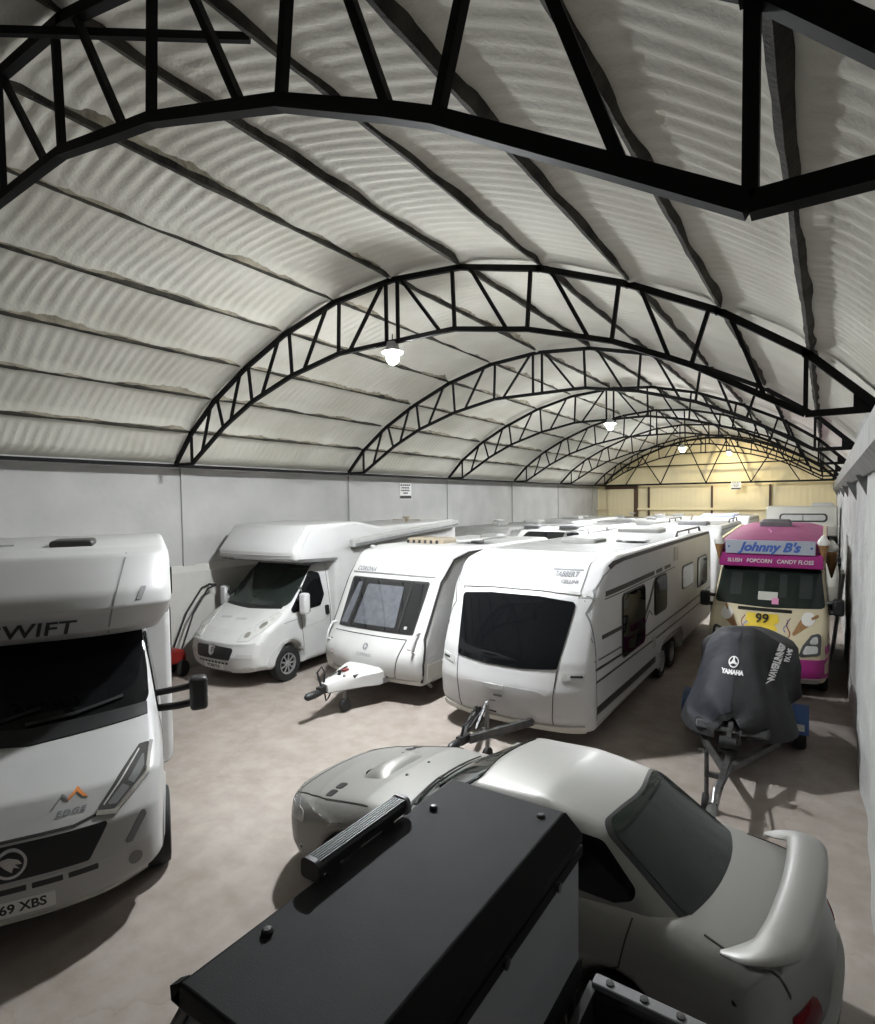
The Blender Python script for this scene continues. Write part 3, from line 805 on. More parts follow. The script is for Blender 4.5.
    decal(T, 'top', fillet([(-1.08, 1.75, .1), (1.08, 1.75, .1), (1.08, 9.3, .1), (-1.08, 9.3, .1)]), 'roof_panel', 'roofdust', t, off=.004, step=.4, thick=.004, label='dusty roof')
    rooflight(t, -.20, 3.95, 2.65, .72, .72, .10, 'lgrey'); rooflight(t, -.12, 8.0, 2.65, 1.05, .75, .14, 'white2', 'air_conditioner')
    m = MB().lathe([(.05, 0), (.06, .03), (.02, .06)], 'Z', (.42, 4.25, 2.645), 14); m.box(.5, .95, 4.05, 4.5, 2.68, 2.695); m.box(.66, .76, 4.2, 4.3, 2.64, 2.69)
    m.build('roof_vent', 'grey', t)
    roofrail(t, -1.08, 5.1, 8.3, 2.645, .11, 'lgrey'); roofrail(t, 1.06, 6.3, 9.2, 2.645, .10, 'trim')
    # drawbar
    a = MB()
    for s in (-1, 1): a.beam((s * .62, .55, .38), (s * .05, -.95, .42), .06, .10)
    a.beam((-.42, .12, .40), (.42, .12, .40), .05, .08); a.build('drawbar', 'darkgalv', t, smooth=0)
    MB().beam((0, -.9, .43), (0, -1.12, .44), .09, .10).lathe([(.03, -1.34), (.055, -1.30), (.06, -1.2), (.045, -1.1)], 'Y', (0, 0, .43), 14).tube([(0, -1.05, .48), (0, -1.0, .60), (0, -.78, .66)], .018, 8).build('hitch_head', 'black', t)
    j = MB().tube([(.13, -.62, .12), (.13, -.62, .80)], .03, 10).tube([(.13, -.62, .80), (.13, -.55, .84), (.22, -.55, .84)], .012, 6).beam((.02, -.62, .44), (.16, -.62, .44), .05, .05).build('jockey_wheel_post', 'galv', t)
    MB().lathe([(.04, .10), (.10, .10), (.11, .13), (.10, .16), (.04, .16)], 'X', (0, -.62, .11), 20).build('jockey_wheel', 'rubber', j)
    MB().tube([(-.10, -.75, .46), (-.14, -.55, .62), (-.22, -.3, .55), (-.3, .05, .45)], .014, 8).tube([(-.04, -.8, .5), (-.02, -.45, .66), (-.02, -.1, .5)], .012, 8).build('cable', 'black', t)
    MB().beam((.02, -.72, .47), (-.02, -.35, .72), .03, .035).beam((-.12, -.42, .45), (-.12, -.42, .66), .06, .05).build('handbrake_lever', 'black', t)
    for s in (-1, 1):
        for y in (.75, 9.2): MB().beam((s * .95, y, .32), (s * .95, y + .25, .12), .05, .05).build('corner_steady', 'galv', t)
    return t
big_caravan()

# ------------------------------------------------------------------ smaller caravan with three-pane window
def small_caravan():
    t = thing('touring_caravan', 'smaller white caravan with a three-pane front window and white drawbar cover', 'caravan', (-6.74, 7.5, 0), 0)
    bot = .34
    prof = fillet([(.16, bot, .06), (6.0, bot, .05), (6.05, 1.2, .4), (5.9, 2.4, .3), (5.5, 2.6, .3), (1.75, 2.61, .5), (1.15, 2.52, .4), (.74, 2.05, .4), (.22, 1.15, .5), (.0, .8, .35), (.03, .52, .25)], 6)
    ar = arch(3.4, .34, .40, bot)
    k = max(i for i, p in enumerate(prof) if p[1] < bot + .001 and p[0] < 3)
    prof = prof[:k + 1] + ar + prof[k + 1:]
    def df(x, y, z):
        f = max(0, 1 - y / 1.6); q = abs(x) / 1.13
        return x * (1 - .03 * f * max(0, z - 1.0)), y + .13 * q ** 2.4 * f, z
    b, T = body(prof, 1.13, .10, 'body', 'white2', t, df, dy=.2, dz=.1, nx=12)
    # window: backing frame, blinds, panes
    fr = decal(T, 'front', fillet([(-.87, 1.19, .03), (.87, 1.19, .03), (.92, 2.06, .05), (-.92, 2.06, .05)]), 'front_window', 'trim', t, off=.010, step=.1)
    decal(T, 'front', fillet([(-.50, 1.27, .03), (.47, 1.27, .03), (.40, 1.95, .03), (-.45, 1.95, .03)]), 'blind', 'curtain', fr, off=.014, step=.1, thick=.003, label='pale grey blind behind the middle pane')
    decal(T, 'front', [(-.83, 1.25), (-.66, 1.25), (-.58, 1.96), (-.70, 1.97), (-.76, 1.7)], 'blind', 'curtain', fr, off=.014, step=.1, thick=.003)
    for (a0, a1, b0, b1) in ((-.845, -.575, -.89, -.59), (-.545, .545, -.56, .56), (.575, .845, .59, .89)):
        pn = decal(T, 'front', fillet([(a0, 1.215, .03), (a1, 1.215, .03), (b1, 2.02, .03), (b0, 2.02, .03)]), 'pane', 'pane', fr, off=.024, step=.1, thick=.004)
    for s in (-1, 1):
        decal(T, 'front', strip([(s * .56, 1.2), (s * .575, 2.05)], .03), 'window_bar', 'trim', fr, off=.032, step=.1)
        decal(T, 'front', rect(s * .7 - .03, s * .7 + .03, 1.26, 1.31, .02), 'window_catch', 'lgrey', fr, off=.034) if s > 0 else None
    decal(T, 'front', strip([(-.98, 2.135), (0, 2.145), (.98, 2.135)], .022), 'front_rail', 'grey', t, off=.012, step=.1)
    text_on(T, 'front', 'CORONA', -.66, 2.20, .105, 'decalgrey', t, off=.010, shear=.15, bold=.004, spacing=1.15)
    text_on(T, 'front', '21', -.20, 2.24, .06, 'decalgrey', t, off=.010)
    # gas locker lid
    L = fillet([(-.84, .50, .05), (-.45, .47, .2), (.1, .55, .3), (.55, .47, .2), (.62, .48, .05), (.76, 1.10, .03), (-.92, 1.10, .03)])
    lid = decal(T, 'front', L, 'gas_locker_lid', 'white2', t, off=.012, step=.1, thick=.014)
    decal(T, 'front', strip([(.775, 1.105), (.70, .8), (.635, .48)], .012), 'lid_seam', 'trim', lid, off=.006, step=.1)
    decal(T, 'front', strip([(-.92, 1.112), (.78, 1.112)], .012), 'lid_seam', 'trim', lid, off=.006, step=.1)
    decal(T, 'front', strip([(-.86, .49), (-.5, .455), (.0, .545), (.5, .46), (.63, .47)], .012), 'lid_seam', 'trim', lid, off=.006, step=.1)
    c = [(.055 * math.cos(a) - .02, .055 * math.sin(a) + .93) for a in np.linspace(0, 2 * PI, 17)[:-1]]
    decal(T, 'front', c, 'round_badge', 'decalgrey', lid, off=.018)
    st = [((.045 if k % 2 == 0 else .018) * math.sin(k * PI / 4) - .02, (.045 if k % 2 == 0 else .018) * math.cos(k * PI / 4) + .93) for k in range(8)]
    decal(T, 'front', st, 'star_mark', 'lgrey', lid, off=.021)
    text_on(T, 'front', 'COMPASS', -.02, .80, .075, 'decalgrey', lid, off=.018, shear=.2)
    for x in (-.45, .3): decal(T, 'front', rect(x - .015, x + .015, .56, .59, .008), 'lid_lock', 'black', lid, off=.018)
    decal(T, 'front', rect(-.86, -.80, .70, .78, .01), 'warning_sticker', 'redpaint', lid, off=.016); decal(T, 'front', rect(-.85, -.81, .71, .77, .01), 'warning_sticker', 'plate', lid, off=.018)
    for s in (-1, 1):
        MB().tube([(s * .99, .20, .92), (s * .99, .09, .96), (s * .985, .13, 1.10), (s * .98, .23, 1.24), (s * .98, .36, 1.24)], .02, 8).build('grab_handle', 'white', t)
        decal(T, 'front', strip([(s * .98, .92), (s * 1.05, .9)], .015), 'reflector', 'lens', t, off=.01)
        decal(T, 'front', strip([(s * .84, .97), (s * .98, .955)], .012), 'panel_seam', 'trim', t, off=.004)
    decal(T, 'front', strip([(-1.08, .43), (-.5, .41), (.5, .41), (1.08, .43)], .06), 'bumper_lip', 'offwhite', t, off=.02, step=.08, thick=.03)
    for side, vw in ((1, 'right'), (-1, 'left')):
        decal(T, vw, fillet([(.20, .40, .02), (5.9, .40, .05), (5.85, 2.35, .2), (5.5, 2.5, .2), (1.7, 2.52, .4), (1.25, 2.45, .4), (.85, 2.06, .4), (.32, 1.15, .4), (.15, .8, .2)]) if False else
              fillet([(.24, .72, .02), (2.9, .74, .05), (3.9, .74, .05), (5.85, .72, .05), (5.8, 2.35, .2), (5.45, 2.5, .2), (1.75, 2.51, .4), (1.27, 2.42, .4), (.88, 2.06, .4), (.36, 1.15, .4)]), 'side_panel', 'greyside', t, off=.006, step=.5)
        decal(T, vw, strip([(.24, .42), (.22, .72), (.34, 1.13), (.86, 2.05), (1.25, 2.43), (1.75, 2.525), (5.4, 2.52)], .03), 'awning_rail', 'trim', t, off=.016, step=.2)
        decal(T, vw, rect(.35, .95, .43, .70, .02), 'battery_hatch', 'offwhite', t, off=.012)
        decal(T, vw, rect(.5, 2.7, .36, .44, .01), 'skirt', 'galv', t, off=.01, step=.4); decal(T, vw, rect(4.0, 5.9, .36, .44, .01), 'skirt', 'galv', t, off=.01, step=.4)
        decal(T, vw, [(.9, .98), (1.25, .90), (1.25, 1.2)], 'side_flash', 'trim', t, off=.012)
        for a, b2 in ((1.45, 2.3), (4.2, 5.1)):
            f = decal(T, vw, rect(a, b2, 1.25, 2.0, .09), 'side_window', 'glass', t, off=.03, step=.4, thick=.03)
        wheel(t, side * 1.0, 3.4, .32, .18, side, 8)
    rooflight(t, -.35, 2.65, 2.60, .95, .62, .12, 'beige')
    m = MB()
    for k in range(6): m.box(-.78 + k * .15, -.72 + k * .15, 2.33, 2.36, 2.61, 2.68)
    m.build('vent_louvre', 'trim', t.children[-1], smooth=0)
    m = MB().prism([(.35, 2.66), (.98, 2.70), (.98, 2.73), (.35, 2.685)], 'Y', 2.55, 3.2).box(.55, .75, 2.8, 3.0, 2.58, 2.70); m.build('roof_hatch', 'white', t, label='white roof hatch propped open')
    rooflight(t, .1, 4.6, 2.60, .5, .5, .10, 'lgrey')
    MB().lathe([(.055, 0), (.07, .05), (.02, .07)], 'Z', (-.98, 1.45, 2.55), 14).build('roof_vent', 'lgrey', t)
    # drawbar with moulded cover
    a = MB()
    for s in (-1, 1): a.beam((s * .55, .4, .40), (s * .05, -.95, .44), .05, .09)
    a.build('drawbar', 'galv', t, smooth=0)
    secs = [(.12, .44, .36, .62), (-.1, .42, .36, .63), (-.35, .30, .38, .62), (-.7, .17, .40, .58), (-.98, .10, .42, .54)]
    V = []
    for (y, w, z0, z1) in secs:
        V.append([(-w, y, z0), (-w, y, z1 - .06), (-w * .8, y, z1), (0, y, z1 + .015), (w * .8, y, z1), (w, y, z1 - .06), (w, y, z0)])
    V = [[(0, secs[0][0], .45)] * 7] + V + [[(0, secs[-1][0], .46)] * 7]
    cv = gridmesh(V, 'drawbar_cover', 'white2', t, 'white moulded cover over the drawbar', 30)
    MB().box(.20, .24, -.5, -.36, .50, .60).build('cover_slot', 'black', cv)
    MB().tube([(-.1, -.75, .60), (-.05, -.5, .66), (-.12, -.3, .65)], .012, 6).tube([(.0, -.62, .60), (.0, -.6, .68)], .03, 8).build('brake_cable', 'black', cv)
    MB().box(-.05, .02, -.52, -.4, .635, .66).build('coupling_sticker', 'redpaint', cv)
    MB().beam((0, -.92, .46), (0, -1.1, .46), .10, .11).lathe([(.03, -1.38), (.06, -1.34), (.065, -1.2), (.05, -1.05)], 'Y', (0, 0, .43), 14).tube([(-.04, -1.0, .5), (-.12, -1.0, .72), (-.10, -.92, .80), (-.04, -.9, .70), (-.03, -.95, .52)], .018, 8).build('hitch_head', 'black', t)
    j = MB().tube([(.12, -.62, .14), (.12, -.62, .62)], .026, 10).beam((.0, -.62, .44), (.14, -.62, .44), .05, .05).build('jockey_wheel_post', 'galv', t)
    MB().lathe([(.04, .08), (.10, .08), (.12, .12), (.10, .16), (.04, .16)], 'X', (0, -.62, .12), 20).build('jockey_wheel', 'rubber', j)
    MB().tube([(-.02, -.95, .42), (.0, -.93, .25), (.02, -.9, .30), (.02, -.8, .42)], .012, 6).build('breakaway_cable', 'black', t)
    for s in (-1, 1):
        for y in (.6, 5.4): MB().beam((s * .85, y, .36), (s * .85, y + .25, .14), .05, .05).build('corner_steady', 'galv', t)
    return t
small_caravan()

# ------------------------------------------------------------------ panel-van cab shared by the two motorhomes
def cab(t, mat='white', facelift=False, hw=1.0):
    """front of a coachbuilt motorhome: nose at y=0, wheels at y=.95."""
    bot = .26
    hood = [(.0, .62, .12), (.05, .86, .10), (.30, 1.08, .15), (.98, 1.42, .10), (1.92, 2.20, .15), (2.2, 2.25, .1)]
    if facelift: hood = [(.0, .66, .12), (.04, .92, .10), (.26, 1.16, .15), (1.00, 1.45, .10), (1.92, 2.22, .15), (2.2, 2.27, .1)]
    prof = fillet([(2.75, 2.25, 0), (2.75, bot, 0)] + [(.20, bot, .08), (.04, .36, .1)] + hood, 6)
    i = [k for k, p in enumerate(prof) if abs(p[0] - 2.75) < 1e-6 and p[1] < 1][0]
    prof = prof[:i + 1] + arch(.98, .34, .40, bot)[::-1] + prof[i + 1:]
    def df(x, y, z):
        q = abs(x) / hw
        f = max(0, min(1, (1.9 - y) / 1.9))
        g = max(0, min(1, (2.4 - y) / 2.4))
        ty = y + (.26 * q ** 3.0) * f
        w = 1 - .06 * max(0, (.9 - y) / .9) ** 2 if y < .9 else 1
        w *= 1 - .14 * max(0, (z - 1.15)) / 1.0
        if z < .5 and y < .7: z += .11 * q ** 3 * (.5 - z) / .24 * min(1, max(0, (.7 - y) / .4))
        return x * w, ty, z
    return body(prof, hw, .10, 'cab', mat, t, df, dy=.1, dz=.08, nx=16)

def mirror(parent, x, y, z, s, mat, arm='black', h=.34):
    m = MB().box(x - .09, x + .09, y - .05, y + .11, z - h / 2, z + h / 2)
    o = m.build('mirror', mat, parent, bevel=.045, seg=3)
    MB().box(x - .075, x + .075, y + .108, y + .116, z - h * .42, z + h * .42).build('mirror_glass', 'chrome', o)
    a = MB().tube([(x - s * .05, y + .04, z - .1), (x - s * .20, y + .06, z - .12), (x - s * .44, y + .12, z - .13)], .04, 8).tube([(x - s * .05, y + .04, z + .08), (x - s * .20, y + .06, z + .06), (x - s * .44, y + .14, z + .02)], .035, 8)
    a.build('mirror_arm', arm, o)
    return o

# ------------------------------------------------------------------ overcab motorhome by the left wall
def overcab_motorhome():
    t = thing('overcab_motorhome', 'white overcab motorhome with a roof awning parked by the left wall', 'motorhome', (-9.66, 6.46, 0), math.radians(3.5))
    c, T = cab(t, 'white2')
    # house body with overcab
    prof = fillet([(2.30, .36, .03), (7.6, .36, .05), (7.65, 1.5, .3), (7.63, 2.92, .08), (7.55, 2.97, .05), (3.9, 2.93, .2), (3.05, 3.08, .25), (1.45, 3.04, .10), (.98, 2.52, .10), (1.02, 2.36, .06), (1.25, 2.30, .08), (2.30, 2.24, .05)], 5)
    i = [k for k, p in enumerate(prof) if p[1] < .361 and p[0] < 3][-1]
    prof = prof[:i + 1] + arch(5.3, .34, .42, .36) + prof[i + 1:]
    def df(x, y, z):
        q = abs(x) / 1.12; f = max(0, min(1, (2.4 - y) / 1.4))
        return x * (1 - .02 * f * max(0, z - 2.4)), y + .10 * q ** 2.5 * f, z
    b, H = body(prof, 1.12, .07, 'house_body', 'white2', t, df, dy=.25, dz=.12, nx=12)
    A = [T, H]
    decal(H, 'front', strip([(-1.08, 2.36), (-.5, 2.345), (.5, 2.345), (1.08, 2.36)], .08), 'overcab_lip', 'grey', t, off=.012, step=.1, thick=.02)
    decal(H, 'front', fillet([(-1.06, 2.46, .04), (1.06, 2.46, .04), (1.0, 2.97, .05), (-1.0, 2.97, .05)]), 'overcab_panel', 'white', t, off=.008, step=.12)
    text_on(H, 'front', 'Autoroller', -.78, 2.37, .10, 'ink', t, off=.022, shear=.3)
    for vw in ('right', 'left'):
        decal(H, vw, fillet([(1.18, 2.42, .03), (2.6, 2.50, .05), (3.6, 2.72, .05), (3.1, 2.98, .1), (1.55, 2.95, .06)]), 'overcab_side_panel', 'white', t, off=.01, step=.2)
        decal(H, vw, strip([(1.2, 2.36), (2.35, 2.30)], .05), 'overcab_edge', 'grey', t, off=.012, step=.2)
        for a_, b2 in ((3.6, 4.5), (5.7, 6.7)):
            decal(H, vw, rect(a_, b2, 1.45, 2.05, .1), 'side_window', 'glass', t, off=.03, step=.4, thick=.03)
    # awning case on the right side
    P0, P1 = Vector((1.21, 2.75, 2.60)), Vector((1.21, 7.50, 2.86))
    aw = MB().beam(P0, P1, .15, .19).build('awning_case', 'lgrey', t, bevel=.03, label='long awning case along the roof edge')
    MB().beam(P0 + Vector((.06, .05, -.03)), P1 + Vector((.06, -.05, -.03)), .05, .05).build('awning_lead_rail', 'grey', aw)
    text_flat('AUTOROLLER', .10, 'decalgrey', t, (1.127, 6.75, 2.60), (0, 1, .02), (0, 0, 1))
    # windscreen + cab details
    ws = fillet([(-.90, 1.45, .10), (0, 1.42, 1.0), (.90, 1.45, .10), (.86, 1.80, .3), (.76, 2.24, .05), (-.76, 2.24, .05), (-.86, 1.80, .3)])
    decal(T, 'front', ws, 'windscreen', 'glass_green', t, off=.010, step=.08)
    decal(T, 'front', strip([(-.8, 1.43), (0, 1.40), (.8, 1.43)], .05), 'scuttle', 'black', t, off=.012, step=.08)
    for s, vw in ((1, 'right'), (-1, 'left')):
        dw = fillet([(1.06, 1.31, .05), (1.95, 1.34, .06), (2.10, 1.55, .1), (2.02, 2.02, .1), (1.80, 2.08, .08)])
        decal(T, vw, dw, 'door_window', 'glass', t, off=.016, step=.04, thick=.02)
        decal(T, vw, strip([(1.38, 1.33), (1.48, 1.78)], .03), 'window_post', 'black', t, off=.022, step=.05)
        decal(T, vw, strip([(1.36, 1.3), (1.40, .9), (1.45, .45)], .01), 'door_seam', 'trim', t, off=.003)
        decal(T, vw, strip([(2.24, 2.1), (2.26, 1.3), (2.2, .45)], .01), 'door_seam', 'trim', t, off=.003)
        decal(T, vw, rect(2.08, 2.20, 1.12, 1.32, .03), 'door_handle', 'black', t, off=.02)
        decal(T, vw, strip([(1.42, .96), (2.0, 1.02), (2.2, 1.10)], .012), 'door_crease', 'lgrey', t, off=.004)
        decal(T, vw, strip([(.9, 1.15), (1.3, 1.18)], .012), 'wing_badge', 'decalgrey', t, off=.006)
        mirror(t, s * 1.18, 1.25, 1.50, s, 'white', h=.42)
        hl = fillet([(s * .50, .90, .03), (s * .74, .92, .05), (s * .90, 1.08, .06), (s * .93, 1.32, .04), (s * .82, 1.36, .05), (s * .70, 1.24, .08), (s * .56, 1.10, .06)])
        h = decal(T, 'front', hl, 'headlight', 'lens', t, off=.012, step=.08)
        for (u, v) in ((s * .66, 1.01), (s * .80, 1.16)):
            ci = [(u + .05 * math.cos(a_), v + .05 * math.sin(a_)) for a_ in np.linspace(0, 2 * PI, 13)[:-1]]
            decal(T, 'front', ci, 'reflector', 'chrome', h, off=.015)
        decal(T, 'front', fillet([(s * .55, .60, .02), (s * .85, .62, .02), (s * .88, .68, .02), (s * .58, .68, .02)]), 'bumper_recess', 'lgrey', t, off=.006)
        decal(T, 'front', rect(s * .78 - .07, s * .78 + .07, .38, .45, .02), 'fog_lamp', 'lens', t, off=.008)
        decal(T, vw, strip([(.98 - .465 * math.cos(a_), .34 + .465 * math.sin(a_)) for a_ in np.linspace(.1, PI - .1, 14)], .06), 'arch_lip', 'white2', t, off=.015, step=.1, thick=.03)
        wheel(t, s * .90, .98, .345, .22, s, 9, rimr=.6); wheel(t, s * .98, 5.3, .34, .22, s, 8)
    decal(T, 'front', strip([(-.95, .87), (-.5, .845), (.5, .845), (.95, .87)], .03), 'bonnet_shut_line', 'lgrey', t, off=.006, step=.08)
    g = decal(T, 'front', fillet([(-.52, .79, .05), (-.44, .56, .06), (.44, .56, .06), (.52, .79, .05), (.2, .80, .1), (-.2, .80, .1)]), 'grille', 'black', t, off=.010, step=.08)
    lion = [(-.10, .80), (.10, .81), (.085, .76), (.05, .75), (.07, .69), (.03, .64), (-.03, .62), (-.08, .66), (-.09, .74)]
    bd = decal(T, 'front', lion, 'bonnet_badge', 'chrome', t, off=.03, step=.05, thick=.025)
    decal(T, 'front', [(-.03, .77), (.05, .78), (.02, .73), (.04, .70), (-.01, .67), (-.03, .72)], 'lion_mark', 'decalgrey', bd, off=.034, thick=.003)
    for k in range(9): decal(T, 'front', rect(-.42 + k * .094, -.36 + k * .094, .475, .51, .008), 'bumper_slot', 'black', t, off=.006)
    number_plate(t, T, 'PO08 FLP', 0, .415, .52, .11)
    decal(T, 'front', rect(-.35, .35, .29, .325, .01), 'bumper_slot', 'black', t, off=.006)
    for x in (-.25, .18): decal(T, 'front', strip([(x - .18, 1.22), (x + .1, 1.235)], .022), 'bonnet_vent', 'lgrey', t, off=.006)
    # roof pieces
    rooflight(t, .0, 4.6, 2.89, .5, .5, .06, 'lgrey'); rooflight(t, -.5, 6.3, 2.89, .5, .5, .07, 'lgrey')
    m = MB().lathe([(.16, 0), (.16, .04), (.05, .05), (.05, .14), (.12, .16), (.12, .2), (.01, .21)], 'Z', (.55, 5.9, 2.9), 16); m.box(.1, 1.0, 5.86, 5.92, 2.99, 3.02)
    m.build('roof_aerial', 'beige', t)
    return t
overcab_motorhome()
# ------------------------------------------------------------------ low-profile motorhome at the left edge
def near_motorhome():
    t = thing('motorhome', 'large white motorhome cut off by the left edge, with black windscreen and black mirror', 'motorhome', (-5.03, 1.62, 0), math.radians(61))
    c, T = cab(t, 'white3', True, 1.06)
    prof = fillet([(2.30, .36, .03), (5.7, .36, .05), (5.85, 1.5, .3), (5.75, 2.9, .12), (5.6, 3.02, .08), (1.9, 3.04, .3), (1.50, 3.0, .18), (1.10, 2.66, .25), (1.02, 2.50, .05), (1.20, 2.28, .12), (1.55, 2.16, .10), (2.30, 2.20, .05)], 6)
    def df(x, y, z):
        q = abs(x) / 1.19; f = max(0, min(1, (3.2 - y) / 2.0))
        w = 1
        if z < 2.5 and y < 2.3: w = 1 - .10 * (2.5 - z) / .35
        return x * w, y + .34 * q ** 3.2 * f, z
    b, H = body(prof, 1.19, .10, 'house_body', 'white3', t, df, dy=.12, dz=.08, nx=18)
    decal(H, 'front', strip([(-1.0, 2.515), (-.5, 2.50), (.5, 2.50), (.78, 2.53)], .02), 'pod_crease', 'lgrey', t, off=.006, step=.08)
    text_on(H, 'front', 'SWIFT', .0, 2.36, .20, 'ink', t, off=.012, shear=.25, bold=.004, spacing=1.05, sx=1.15)
    for s, vw in ((1, 'right'), (-1, 'left')):
        decal(H, 'front', strip([(s * .78, 3.0), (s * .72, 2.75), (s * .66, 2.5), (s * .60, 2.2)], .014), 'panel_seam', 'grey', t, off=.004, step=.06)
        decal(H, 'front', fillet([(s * .86, 2.56, .01), (s * .91, 2.56, .01), (s * .96, 2.68, .01), (s * .91, 2.68, .01)]), 'position_lamp', 'grey', t, off=.008, step=.05)
        decal(H, vw, fillet([(2.66, 2.25, .02), (3.10, 2.25, .02), (3.10, 1.72, .02), (2.66, 1.64, .02)]), 'side_graphic', 'decalgrey', t, off=.006)
        decal(H, vw, fillet([(2.66, 1.58, .02), (3.10, 1.66, .02), (3.10, 1.45, .02), (2.66, 1.25, .02)]), 'side_graphic', 'decalgrey', t, off=.006)
        decal(H, vw, [(2.66, 1.17), (3.05, 1.25), (3.05, .85)], 'side_graphic', 'orange', t, off=.006, label='orange side graphic')
        decal(H, vw, rect(1.8, 2.5, 2.5, 2.8, .08), 'pod_window', 'glass', t, off=.02, thick=.03)
        for a_, b2 in ((3.3, 4.2), (4.6, 5.3)): decal(H, vw, rect(a_, b2, 1.5, 2.1, .1), 'side_window', 'glass', t, off=.03, step=.4, thick=.03)
    # windscreen
    ws = fillet([(-.95, 1.50, .10), (0, 1.46, 1.0), (.95, 1.50, .10), (.93, 1.8, .3), (.88, 2.20, .08), (-.88, 2.20, .08), (-.93, 1.8, .3)])
    decal(T, 'front', ws, 'windscreen', 'glass', t, off=.010, step=.08)
    decal(T, 'front', strip([(-.93, 1.485), (0, 1.435), (.93, 1.485)], .09), 'scuttle', 'black', t, off=.012, step=.08)
    for a_, b2 in ((-.05, .72), (-.72, .05)):
        decal(T, 'front', strip([(a_, 1.50), ((a_ + b2) / 2, 1.53), (b2, 1.60)], .02), 'wiper', 'black', t, off=.035, step=.1)
    decal(T, 'front', strip([(-.56, .985), (-.4, .955), (.4, .955), (.56, .985)], .018), 'bonnet_shut_line', 'trim', t, off=.004, step=.08)
    g = decal(T, 'front', fillet([(-.64, .93, .02), (-.50, .68, .03), (.50, .68, .03), (.64, .93, .02)]), 'grille', 'black', t, off=.012, step=.08)
    ring = MB()
    pts = []
    rg = [(.105 * math.cos(a_), .105 * math.sin(a_) + .81) for a_ in np.linspace(0, 2 * PI, 25)[:-1]]
    bg = decal(T, 'front', rg, 'grille_badge', 'chrome', t, off=.030, step=.06, thick=.02)
    decal(T, 'front', [(.085 * math.cos(a_), .085 * math.sin(a_) + .81) for a_ in np.linspace(0, 2 * PI, 25)[:-1]], 'badge_field', 'black', bg, off=.033, step=.06, thick=.003)
    decal(T, 'front', [(a_, b2 + .05) for a_, b2 in [(-.075, .80), (-.01, .81), (.05, .785), (.075, .75), (.03, .755), (.06, .72), (.02, .735), (.01, .70), (-.03, .735), (-.06, .77)]], 'bird_mark', 'chrome', bg, off=.038, step=.06, thick=.004)
    for k in range(5): decal(T, 'front', rect(-.58 + k * .235, -.38 + k * .235, .585, .63, .008), 'bumper_slot', 'black', t, off=.008)
    pl = number_plate(t, T, 'BX69 XBS', 0, .46, .54, .125)
    decal(T, 'front', fillet([(-.66, .40, .02), (.66, .40, .02), (.68, .655, .03), (-.68, .655, .03)]), 'plate_panel', 'white3', t, off=.004, step=.08, thick=.004)
    decal(T, 'front', strip([(-.9, .34), (0, .33), (.9, .34)], .05), 'bumper_valance', 'offwhite', t, off=.02, step=.08, thick=.03)
    decal(T, 'front', [(x - .12, z + .095) for x, z in ((.36, .985), (.43, 1.06), (.47, 1.03), (.465, 1.018), (.43, 1.044), (.375, .985))], 'mountain_mark', 'decalgrey', t, off=.006, step=.04)
    decal(T, 'front', [(x - .12, z + .095) for x, z in ((.47, 1.03), (.535, 1.08), (.61, 1.01), (.575, 1.02), (.53, 1.055), (.475, 1.012))], 'mountain_mark', 'orange', t, off=.006, step=.04, label='orange peak mark')
    text_on(T, 'front', 'EDGE', .37, 1.04, .045, 'decalgrey', t, off=.004, shear=.3, spacing=1.3, bold=.002, sx=1.5)
    for s, vw in ((1, 'right'), (-1, 'left')):
        hl = fillet([(s * .54, 1.00, .02), (s * .68, .985, .03), (s * .92, 1.16, .03), (s * .95, 1.29, .02), (s * .86, 1.29, .03), (s * .70, 1.17, .04)])
        h = decal(T, 'front', hl, 'headlight', 'lampblack', t, off=.012, step=.06)
        decal(T, 'front', strip([(s * .55, .99), (s * .68, .965), (s * .92, 1.14), (s * .955, 1.29)], .03), 'headlight_rim', 'chrome', h, off=.016, step=.06)
        decal(T, 'front', fillet([(s * .62, 1.02, .01), (s * .69, 1.01, .01), (s * .79, 1.085, .01), (s * .735, 1.12, .01)]), 'reflector', 'dimlens', h, off=.014, step=.05, thick=.004)
        decal(T, 'front', fillet([(s * .77, 1.13, .01), (s * .815, 1.10, .01), (s * .90, 1.18, .01), (s * .90, 1.25, .01)]), 'reflector', 'dimlens', h, off=.014, step=.05, thick=.004)
        decal(T, 'front', strip([(s * .60, 1.025), (s * .72, 1.145), (s * .86, 1.265)], .010), 'light_strip', 'lens', h, off=.015, step=.05, thick=.004)
        decal(T, 'front', fillet([(s * .74, .70, .02), (s * .80, .69, .02), (s * .91, .86, .02), (s * .89, .93, .02)]), 'bumper_recess', 'grey', t, off=.006, step=.06)
        decal(T, 'front', [(s * .82 + .05 * math.cos(a_), .54 + .055 * math.sin(a_)) for a_ in np.linspace(0, 2 * PI, 15)[:-1]], 'fog_lamp', 'grey', t, off=.008, step=.06)
        dw = fillet([(1.20, 1.36, .05), (2.0, 1.40, .06), (2.1, 1.55, .1), (2.04, 2.04, .1), (1.86, 2.12, .08)])
        decal(T, vw, dw, 'door_window', 'glass', t, off=.016, step=.04, thick=.02)
        decal(T, vw, strip([(1.36, 1.3), (1.40, .9), (1.45, .45)], .01), 'door_seam', 'trim', t, off=.003)
        decal(T, vw, strip([(.98 - .465 * math.cos(a_), .34 + .465 * math.sin(a_)) for a_ in np.linspace(.1, PI - .1, 14)], .06), 'arch_lip', 'white3', t, off=.015, step=.1, thick=.03)
        mirror(t, s * 1.42, 1.30, 1.50, s, 'black', h=.36)
        MB().box(s * 1.42 - .095, s * 1.42 + .095, 1.28, 1.36, 1.45, 1.50).build('mirror_reflector', 'lens', t.children[-1], bevel=.01)
